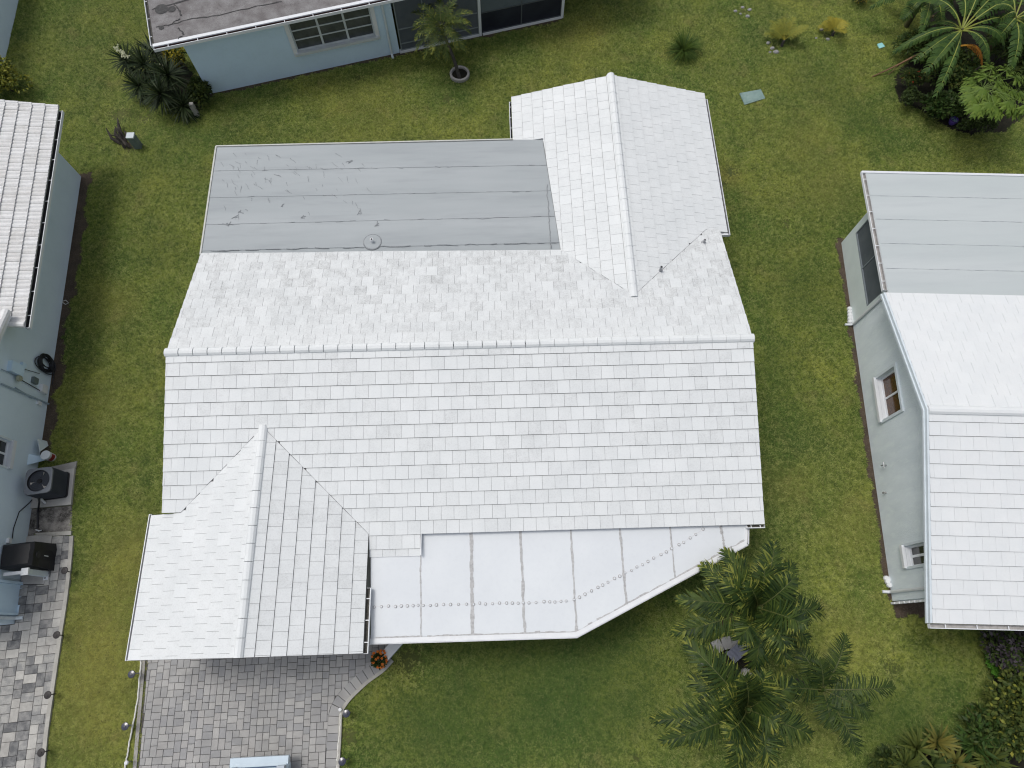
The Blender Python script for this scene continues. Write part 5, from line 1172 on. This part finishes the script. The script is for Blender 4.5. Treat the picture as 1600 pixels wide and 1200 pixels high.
# papaya tree
def papaya_leaf(mb, c, az, r, tilt):
    d0 = A(math.cos(az), math.sin(az), 0); s0 = A(-d0[1], d0[0], 0); up = unit(Z+d0*tilt)
    for k in range(7):
        q = (k-3)*.72; d = unit(d0*math.cos(q)+s0*math.sin(q)-Z*(.22+.1*abs(k-3)/3)); L_ = r*(1-.10*abs(k-3)); blade_strip(mb, c, d, up, L_, r*.34, .5, 3, 0, tip=.1)
        for sg in (-1, 1):
            for f in (.45, .68): 
                p = c+d*L_*f; dd = unit(d+np.cross(up, d)*sg*.9); blade_strip(mb, p, dd, up, L_*.36, r*.15, .5, 2, 0, tip=.1)
pc = U(1535, 138, 2.0); pb = G(1506, 201); o = thing('papaya_tree', 'bright green papaya tree with lobed leaves at the corner bed edge', 'tree', pb)
MB().tube([pb, (pb+pc)/2+Z*.0, pc], [.065, .055, .04], 9).build('trunk', M('papaya_bark', (.13, .12, .10), (.09, .08, .07), 9.), o)
for x, y, r in ((1560, 128, .36), (1568, 146, .40), (1552, 152, .38), (1590, 120, .36), (1578, 160, .38), (1524, 128, .34), (1528, 166, .38), (1536, 140, .36), (1595, 145, .36), (1550, 105, .34), (1575, 108, .34), (1556, 170, .36), (1518, 150, .32), (1605, 165, .36), (1540, 118, .34), (1570, 135, .3), (1562, 140, .26), (1583, 142, .3), (1546, 162, .3), (1585, 172, .32), (1516, 138, .28), (1530, 152, .3), (1560, 118, .28)):
    r *= 1.4; e = U(x, y, 2.15+rng.uniform(-.15, .15)); mb = MB(); mb.tube([pc, (pc+e)/2+Z*.12, e], [.012, .010, .007], 5, 1); papaya_leaf(mb, e, math.atan2(*(e-pc)[[1, 0]]), r, .3); mb.build('leaf', [L_PAPAYA, M('papaya_petiole', (.13, .19, .05), None, 5.)], o)
shrub('dark_bush', 'round dark green bush at the lawn edge of the corner bed', 'bush', U(1423, 154, .4), .48, .42, .8, [L_SHRUB], 900, .07, .035)
shrub('flowering_bush', 'grey-green bush with small red flowers beside the banana leaves', 'bush', U(1428, 125, .5), .72, .5, .95, [L_SHRUB, L_SHRUBLT, REDFLOWER], 900, .10, .035, wts=[.68, .30, .02])
shrub('low_bush', 'low dark leafy bush at the bed front between the round bush and the papaya trunk', 'bush', U(1478, 168, .4), 1.0, .75, .9, [L_SHRUB, L_BANANA], 1300, .15, .07)
shrub('shade_bush', 'dark bush in the shade behind the papaya trunk', 'bush', U(1525, 195, .4), .7, .45, .8, [L_SHRUB], 700, .10, .05)
shrub('tall_bush', 'dark feathery bush in front of the banana stems at the right edge', 'bush', U(1575, 75, .8), 1.2, 1.0, 1.5, [L_SHRUB, L_SHRUBLT, L_BANANA], 1700, .17, .04, wts=[.5, .2, .3], lumps=18)
shrub('inner_bush', 'dark undergrowth bush beneath the banana leaves', 'bush', U(1490, 112, .5), 1.4, 1.2, 1.1, [L_SHRUB, L_BANANA, L_SHRUBLT], 2200, .14, .06, lumps=14)
shrub('back_bush', 'dark leafy bush at the top edge between the banana plants', 'bush', U(1530, -5, .7), 1.6, .9, 1.4, [L_SHRUB, L_BANANA], 1500, .15, .06, lumps=16)
shrub('fern_bush', 'green ferny bush between the fallen stalk and the banana stems', 'bush', U(1450, 78, .5), 1.25, 1.0, 1.1, [L_SHRUB, L_BANANA, L_SHRUBLT], 2000, .16, .045, lumps=14)
shrub('edge_bush', 'dark leafy bush at the right edge behind the papaya', 'bush', U(1600, 110, .6), 1.0, 1.1, 1.3, [L_SHRUB, L_SHRUBLT], 1400, .16, .05, wts=[.75, .25], lumps=16)
shrub('corner_shrub', 'yellowish shrub with grey stems cut by the top edge left of the bananas', 'bush', U(1345, -6, .3), .5, .4, .6, [L_GOLD, L_SHRUB, L_DEAD], 420, .12, .03, wts=[.4, .3, .3])
o = thing('purple_pot', 'small purple glazed pot at the foot of the corner bed', 'pot', G(1486, 193)); mb = MB(); mb.lathe(G(1486, 193), [(.001, .0), (.10, 0), (.16, .14), (.17, .24), (.145, .24), (.12, .10)], 16); mb.build('pot_body', PURPLE, o); mb = MB(); mb.lathe(G(1486, 193), [(.001, .19), (.15, .19)], 14); mb.build('pot_soil', BLUEGLASS, o)
MB().tube([U(1505, 124, .5), U(1532, 104, 1.2)], [.035, .028], 7).build('bare_tree', WOOD_GREY, None, label='bare grey trunk leaning out of the corner bed', cat='trunk')

# ------- bed below the house on the right
bed = wobble(PX((1530, 985), (1546, 1010), (1548, 1060), (1560, 1110), (1572, 1140), (1545, 1165), (1480, 1158), (1400, 1180), (1385, 1230), (1680, 1240), (1680, 985)), .08)
sheet('planting_bed', bed, .008, MULCH); noGrass.append(bed)
shrub('clipped_hedge', 'pale olive leafy shrub at the right edge below the neighbour house', 'bush', U(1586, 1112, .6), .85, 1.35, 1.25, [L_SHRUBLT, L_SHRUB, L_OLIVE], 2600, .13, .07, wts=[.5, .38, .12], lumps=20)
shrub('dark_shrub', 'dark purple-green shrub under the eave at the right edge', 'bush', U(1590, 1020, .6), .8, 1.1, 1.1, [L_SHRUB, M('purple_leaf', (.045, .035, .045), (.03, .024, .03), 3., .45, island=.6, isl_c=(.09, .08, .09))], 1500, .12, .06, lumps=14)
shrub('bright_bush', 'small bright green bush beside the glass ball', 'bush', U(1559, 1042, .25), .28, .30, .45, [L_BRIGHT], 320, .12, .075, lumps=6)
MB().lathe(G(1564, 1030)+Z*.50, [(.17*math.sin(q), -.17*math.cos(q)) for q in np.linspace(.01, math.pi-.01, 14)], 20).build('gazing_ball', BLUEGLASS, None, smooth=True, label='shiny blue and white glass ball beside the bright green bush', cat='glass ball')
MB().lathe(G(1564, 1030), [(.10, 0), (.07, .05), (.05, .2), (.08, .35)], 12).build('ball_stand', CONC, None, label='small stone stand under the blue and white glass ball', cat='stand')
o = thing('bare_shrub', 'sparse grey branching shrub below the neighbour house gutter', 'shrub', G(1545, 1005)); mb = MB()
for k in range(11):
    a = G(1545+rng.uniform(-4, 6), 1008); q = rng.uniform(0, 6.28); m_ = a+A(math.cos(q)*.25, math.sin(q)*.25, .35); mb.tube([a, m_], [.03, .025], 6)
    for j in range(2): q2 = q+rng.normal(0, .7); mb.tube([m_, m_+A(math.cos(q2)*.35, math.sin(q2)*.35, .3)], [.025, .014], 6)
mb.build('branches', M('grey_green_bark', (.13, .14, .10), (.09, .10, .07), 8.), o)
rk = 'bromeliads along the bottom right edge'
for x, y, L_, mats, lab in ((1440, 1172, .62, [L_SHRUBLT], 'green rosette bromeliad, leftmost at the bottom right'), (1472, 1162, .55, [L_BROM], 'yellow-orange bromeliad at the bottom right between two green ones'), (1420, 1200, .6, [L_SHRUBLT], 'green bromeliad cut by the bottom edge'), (1500, 1195, .6, [L_BROM], 'yellowish bromeliad at the bottom edge below the orange one'),
                           (1530, 1165, .65, [L_BANANA], 'broad dark bromeliad left of the olive shrub'), (1555, 1190, .65, [L_SHRUBLT], 'green bromeliad beneath the olive shrub'), (1465, 1198, .5, [L_SHRUB], 'dark bromeliad at the bottom edge between the green ones')):
    c = U(x, y, .70); o = thing('bromeliad', lab, 'plant', A(c[0], c[1], 0), rk); mb = MB(); rosette(mb, c-Z*.2, 46, L_, .075, 0, (.2, 1.3), .9, 4); mb.build('leaves', mats, o)
shrub('left_bush', 'dark green bush left of the bromeliads at the bottom edge', 'bush', U(1395, 1202, .3), .85, .65, .65, [L_SHRUB, L_SHRUBLT], 900, .14, .06, wts=[.75, .25], lumps=12)
shrub('middle_bush', 'dark leafy bush between the bromeliads and the olive shrub', 'bush', U(1545, 1155, .4), .75, .8, .9, [L_SHRUB, L_BANANA, L_SHRUBLT], 900, .15, .06, wts=[.5, .3, .2], lumps=12)
shrub('bottom_bush', 'dark low bush behind the bromeliads at the bottom edge', 'bush', U(1510, 1215, .3), 1.3, .55, .6, [L_SHRUB, L_BROM], 900, .13, .06, wts=[.8, .2], lumps=14)

# ------- under the palms
q = wobble(PX((1095, 1045), (1108, 1005), (1160, 985), (1180, 1040), (1170, 1090), (1120, 1090)), .04); sheet('palm_bed', q, .01, MULCH); noGrass.append(q)
o = thing('stone_edging', 'curved pale stone edging around the bed under the palms', 'edging', G(1120, 1015)); arc = smooth([G(x, y) for x, y in ((1103, 1040), (1108, 1020), (1122, 1008), (1142, 1003), (1158, 1004))], 4)
for i in range(0, len(arc)-2, 3):
    a, b = arc[i], arc[min(i+3, len(arc)-1)]; t = unit(b-a); s = A(-t[1], t[0], 0); MB().box((a+b)/2+Z*.05, (b-a)/2*.95, s*.17, Z*.05).build('edging_stone', CONC_PALE, o)
o = thing('garden_bench', 'curved blue-grey garden bench half hidden under the palm fronds', 'bench', G(1143, 1018)); a, b = G(1135, 1028), G(1160, 1003); t = unit(b-a); s = A(-t[1], t[0], 0); mb = MB()
n = 7
for k in range(n):
    f = (k+.5)/n; c = a+(b-a)*f+Z*(.40+.05*math.cos(math.pi*(f-.5)*1.6)); mb.box(c, t*np.linalg.norm(b-a)/n/2, s*.17, Z*.025)
mb.build('seat', BLUEGREY, o)
for f in (.15, .85): MB().box(a+(b-a)*f+Z*.19, t*.03, s*.14, Z*.19).build('leg', BLUEGREY, o)
MB().lathe(G(1163, 1051), [(.001, .24), (.13, .23), (.14, .12), (.12, 0)], 14).build('stone_stump', CONC, None, label='round grey stone stool under the palm fronds', cat='stool')
MB().tube([G(1142, 1063)+Z*.2, G(1152, 1061)+Z*.22], .035, 8).build('blue_tube', M('blue_plastic', (.10, .13, .42), (.08, .11, .36), 4., .4), None, label='short blue tube lying in the bed under the palms', cat='tube')
for x, y, w_ in ((1140, 1078, 'topmost'), (1146, 1082, 'rightmost'), (1138, 1086, 'leftmost'), (1144, 1090, 'lowest')): rock(x, y, .09, w_+' white stone in the bed under the palm fronds', 'white stones under the palms')

# ------- potted orange flowers
pc = G(596, 1031); o = thing('flower_pot', 'pot of bright orange flowers at the end of the low white wall', 'potted plant', pc)
mb = MB(); mb.lathe(pc, [(.001, 0), (.12, 0), (.19, .26), (.20, .30), (.18, .30), (.17, .25)], 18); mb.build('pot_body', TERRACOTTA, o)
mb = MB()
for k in range(260):
    q = unit(rng.normal(0, 1, 3)); q[2] = abs(q[2]); leaf(mb, pc+Z*.36+q*A(.20, .20, .18)*rng.uniform(.6, 1), q+rng.normal(0, .4, 3), Z, .09, .05)
mb.build('foliage', leafmat('flower_leaf', (.03, .055, .015), (.018, .035, .012), (.06, .09, .02)), o)
hd = U(592, 1029, .5)
for k in range(30):
    q = unit(rng.normal(0, 1, 3)); q[2] = abs(q[2]); c = A(hd[0], hd[1], .38)+q*A(.22, .25, .18); mb = MB()
    for j in range(6): az = j*1.05; leaf(mb, c, A(math.cos(az), math.sin(az), .4), Z, .045, .04)
    mb.build('flower', ORANGE, o)

# ================================================================== grass (instanced tufts on the lawn)
thin += [(*G(1140, 268)[:2], .6), (*G(1130, 290)[:2], .35), (*G(640, 1032)[:2], .8), (*G(545, 1150)[:2], .5), (*G(995, 1185)[:2], .25), (*G(700, 155)[:2], .5), (*G(1395, 1045)[:2], .5), (*G(850, 36)[:2], .6), (*G(1230, 350)[:2], .4), (*G(560, 120)[:2], .4)]
x0, x1, y0, y1 = -16, 38, -15.5, 25; cs_ = .1
nx, ny = int((x1-x0)/cs_), int((y1-y0)/cs_)
gx = x0+(np.arange(nx)+.5)*cs_; gy = y0+(np.arange(ny)+.5)*cs_; GX, GY = np.meshgrid(gx, gy, indexing='ij')
d = np.stack([GX-CAM[0], GY-CAM[1], np.full_like(GX, -CAM[2])], -1); zz = d@FW; ppx = 800+FPX*(d@RT)/zz; ppy = 600-FPX*(d@UPV)/zz
keep = (ppx > -170) & (ppx < 1770) & (ppy > -150) & (ppy < 1400)
def inpoly_np(X, Y, poly):
    c = np.zeros(X.shape, bool); n = len(poly)
    for i in range(n):
        xa, ya = poly[i][0], poly[i][1]; xb, yb = poly[i-1][0], poly[i-1][1]
        if ya == yb: continue
        c ^= ((ya > Y) != (yb > Y)) & (X < (xb-xa)*(Y-ya)/(yb-ya)+xa)
    return c
for p in noGrass: keep &= ~inpoly_np(GX, GY, p)
dens = np.ones_like(GX)
for x, y, r in thin: dens = np.minimum(dens, np.clip(((GX-x)**2+(GY-y)**2)**.5/r, .12, 1)**1.5)
zone = np.zeros_like(GX)  # dry and lush lawn; dark blobs by palms, bush and patio paint shade in
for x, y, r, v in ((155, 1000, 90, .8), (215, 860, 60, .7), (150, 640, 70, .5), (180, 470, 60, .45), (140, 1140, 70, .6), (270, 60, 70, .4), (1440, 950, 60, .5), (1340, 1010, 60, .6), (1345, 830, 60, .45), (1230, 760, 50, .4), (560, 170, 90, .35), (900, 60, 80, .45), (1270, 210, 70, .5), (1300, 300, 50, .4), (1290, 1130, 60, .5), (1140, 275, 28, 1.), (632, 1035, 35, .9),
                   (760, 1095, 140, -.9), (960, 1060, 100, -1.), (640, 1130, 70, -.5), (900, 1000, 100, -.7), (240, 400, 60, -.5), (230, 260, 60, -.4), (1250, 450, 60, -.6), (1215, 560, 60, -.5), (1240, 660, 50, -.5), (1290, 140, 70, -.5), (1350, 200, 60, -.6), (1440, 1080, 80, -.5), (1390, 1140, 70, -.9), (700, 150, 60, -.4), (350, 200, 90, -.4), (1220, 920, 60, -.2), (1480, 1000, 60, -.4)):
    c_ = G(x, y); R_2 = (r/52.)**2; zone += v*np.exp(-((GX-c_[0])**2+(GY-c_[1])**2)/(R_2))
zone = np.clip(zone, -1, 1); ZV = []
idx = np.argwhere(keep); V = []; F = []; D = []
for i, j in idx:
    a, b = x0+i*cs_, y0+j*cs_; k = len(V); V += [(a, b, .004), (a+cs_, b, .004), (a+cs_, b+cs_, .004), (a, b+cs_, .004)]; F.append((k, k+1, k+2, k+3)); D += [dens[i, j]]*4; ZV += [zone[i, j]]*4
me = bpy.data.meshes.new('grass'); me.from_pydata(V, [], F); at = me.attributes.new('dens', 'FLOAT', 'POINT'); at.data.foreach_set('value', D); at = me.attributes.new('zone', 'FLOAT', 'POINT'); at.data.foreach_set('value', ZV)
gm = bpy.data.materials.new('grass_blade'); gm.use_nodes = True; N = gm.node_tree.nodes; L = gm.node_tree.links; P = N['Principled BSDF']; P.inputs['Roughness'].default_value = .55; P.inputs['Specular IOR Level'].default_value = .2
ge = N.new('ShaderNodeNewGeometry'); oi = N.new('ShaderNodeObjectInfo')
def gn(sc, det, lo, hi):
    n = N.new('ShaderNodeTexNoise'); n.inputs['Scale'].default_value = sc; n.inputs['Detail'].default_value = det; n.inputs['Roughness'].default_value = .6; L.new(ge.outputs['Position'], n.inputs['Vector'])
    r = N.new('ShaderNodeMapRange'); r.inputs[1].default_value = lo; r.inputs[2].default_value = hi; L.new(n.outputs['Fac'], r.inputs[0]); return r.outputs[0]
def gmix(f, a, b):
    x = N.new('ShaderNodeMix'); x.data_type = 'RGBA'; L.new(f, x.inputs[0])
    for v, i in ((a, 6), (b, 7)):
        if hasattr(v, 'node'): L.new(v, x.inputs[i])
        else: x.inputs[i].default_value = (*v, 1)
    return x.outputs[2]
def gmul(a, k):
    x = N.new('ShaderNodeMath'); x.operation = 'MULTIPLY'; L.new(a, x.inputs[0]); x.inputs[1].default_value = k; return x.outputs[0]
c = gmix(gn(.42, 7., .36, .64), (.165, .265, .048), (.40, .435, .085))
c = gmix(gmul(gn(.16, 3., .44, .66), .6), c, (.095, .170, .040))
c = gmix(gmul(gn(1.2, 4., .46, .72), .6), c, (.085, .150, .034))
c = gmix(gmul(gn(1.05, 6., .57, .72), .6), c, (.36, .31, .12))
c = gmix(gmul(gn(10., 3., .46, .60), .6), c, (.055, .095, .020))
rr_ = N.new('ShaderNodeMapRange'); rr_.inputs[1].default_value = .62; rr_.inputs[2].default_value = 1.; L.new(oi.outputs['Random'], rr_.inputs[0])
rd_2 = N.new('ShaderNodeMapRange'); rd_2.inputs[1].default_value = .38; rd_2.inputs[2].default_value = 0.; L.new(oi.outputs['Random'], rd_2.inputs[0])
c = gmix(gmul(rr_.outputs[0], .85), c, (.52, .54, .18)); c = gmix(gmul(rd_2.outputs[0], .7), c, (.040, .075, .018))
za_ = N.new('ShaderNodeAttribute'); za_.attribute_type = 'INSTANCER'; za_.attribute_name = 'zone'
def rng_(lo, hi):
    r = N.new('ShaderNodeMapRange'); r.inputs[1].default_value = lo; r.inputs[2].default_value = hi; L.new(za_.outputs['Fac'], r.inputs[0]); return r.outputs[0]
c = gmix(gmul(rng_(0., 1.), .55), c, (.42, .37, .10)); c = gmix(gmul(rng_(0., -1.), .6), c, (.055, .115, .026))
L.new(c, P.inputs['Base Color']); tr = N.new('ShaderNodeBsdfTranslucent'); L.new(c, tr.inputs[0]); mx = N.new('ShaderNodeMixShader'); mx.inputs[0].default_value = .25
L.new(P.outputs[0], mx.inputs[1]); L.new(tr.outputs[0], mx.inputs[2]); L.new(mx.outputs[0], N['Material Output'].inputs[0])
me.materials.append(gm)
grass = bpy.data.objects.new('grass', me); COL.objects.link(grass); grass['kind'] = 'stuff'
mb = MB()
for k in range(13):
    az = rng.uniform(0, 6.28); el = rng.uniform(.35, 1.2); p = A(rng.normal(0, .022), rng.normal(0, .022), 0)
    blade_strip(mb, p, A(math.cos(az)*math.cos(el), math.sin(az)*math.cos(el), math.sin(el)), Z, rng.uniform(.05, .085), .009, .8, 2)
tuft = bpy.data.objects.new('grass_blades', mb.mesh('grass_blades', gm, (0, 0, 0)))
ng = bpy.data.node_groups.new('grass_scatter', 'GeometryNodeTree'); ng.interface.new_socket('Geometry', in_out='INPUT', socket_type='NodeSocketGeometry'); ng.interface.new_socket('Geometry', in_out='OUTPUT', socket_type='NodeSocketGeometry')
n_ = ng.nodes; l_ = ng.links; gi = n_.new('NodeGroupInput'); go = n_.new('NodeGroupOutput'); dp = n_.new('GeometryNodeDistributePointsOnFaces'); ip = n_.new('GeometryNodeInstanceOnPoints'); ob = n_.new('GeometryNodeObjectInfo'); ob.inputs['Object'].default_value = tuft
na = n_.new('GeometryNodeInputNamedAttribute'); na.data_type = 'FLOAT'; na.inputs['Name'].default_value = 'dens'; mt = n_.new('ShaderNodeMath'); mt.operation = 'MULTIPLY'; mt.inputs[1].default_value = 900.
l_.new(na.outputs['Attribute'], mt.inputs[0]); l_.new(mt.outputs[0], dp.inputs['Density']); l_.new(gi.outputs[0], dp.inputs['Mesh'])
rv = n_.new('FunctionNodeRandomValue'); rv.data_type = 'FLOAT_VECTOR'; rv.inputs[0].default_value = (-.15, -.15, 0); rv.inputs[1].default_value = (.15, .15, 6.283)
rs = n_.new('FunctionNodeRandomValue'); rs.data_type = 'FLOAT'; rs.inputs[2].default_value = .5; rs.inputs[3].default_value = 1.25
l_.new(dp.outputs['Points'], ip.inputs['Points']); l_.new(ob.outputs['Geometry'], ip.inputs['Instance']); l_.new(rv.outputs[0], ip.inputs['Rotation']); l_.new(rs.outputs[1], ip.inputs['Scale'])
l_.new(ip.outputs[0], go.inputs[0]); md = grass.modifiers.new('scatter', 'NODES'); md.node_group = ng
print('grass cells', len(F))
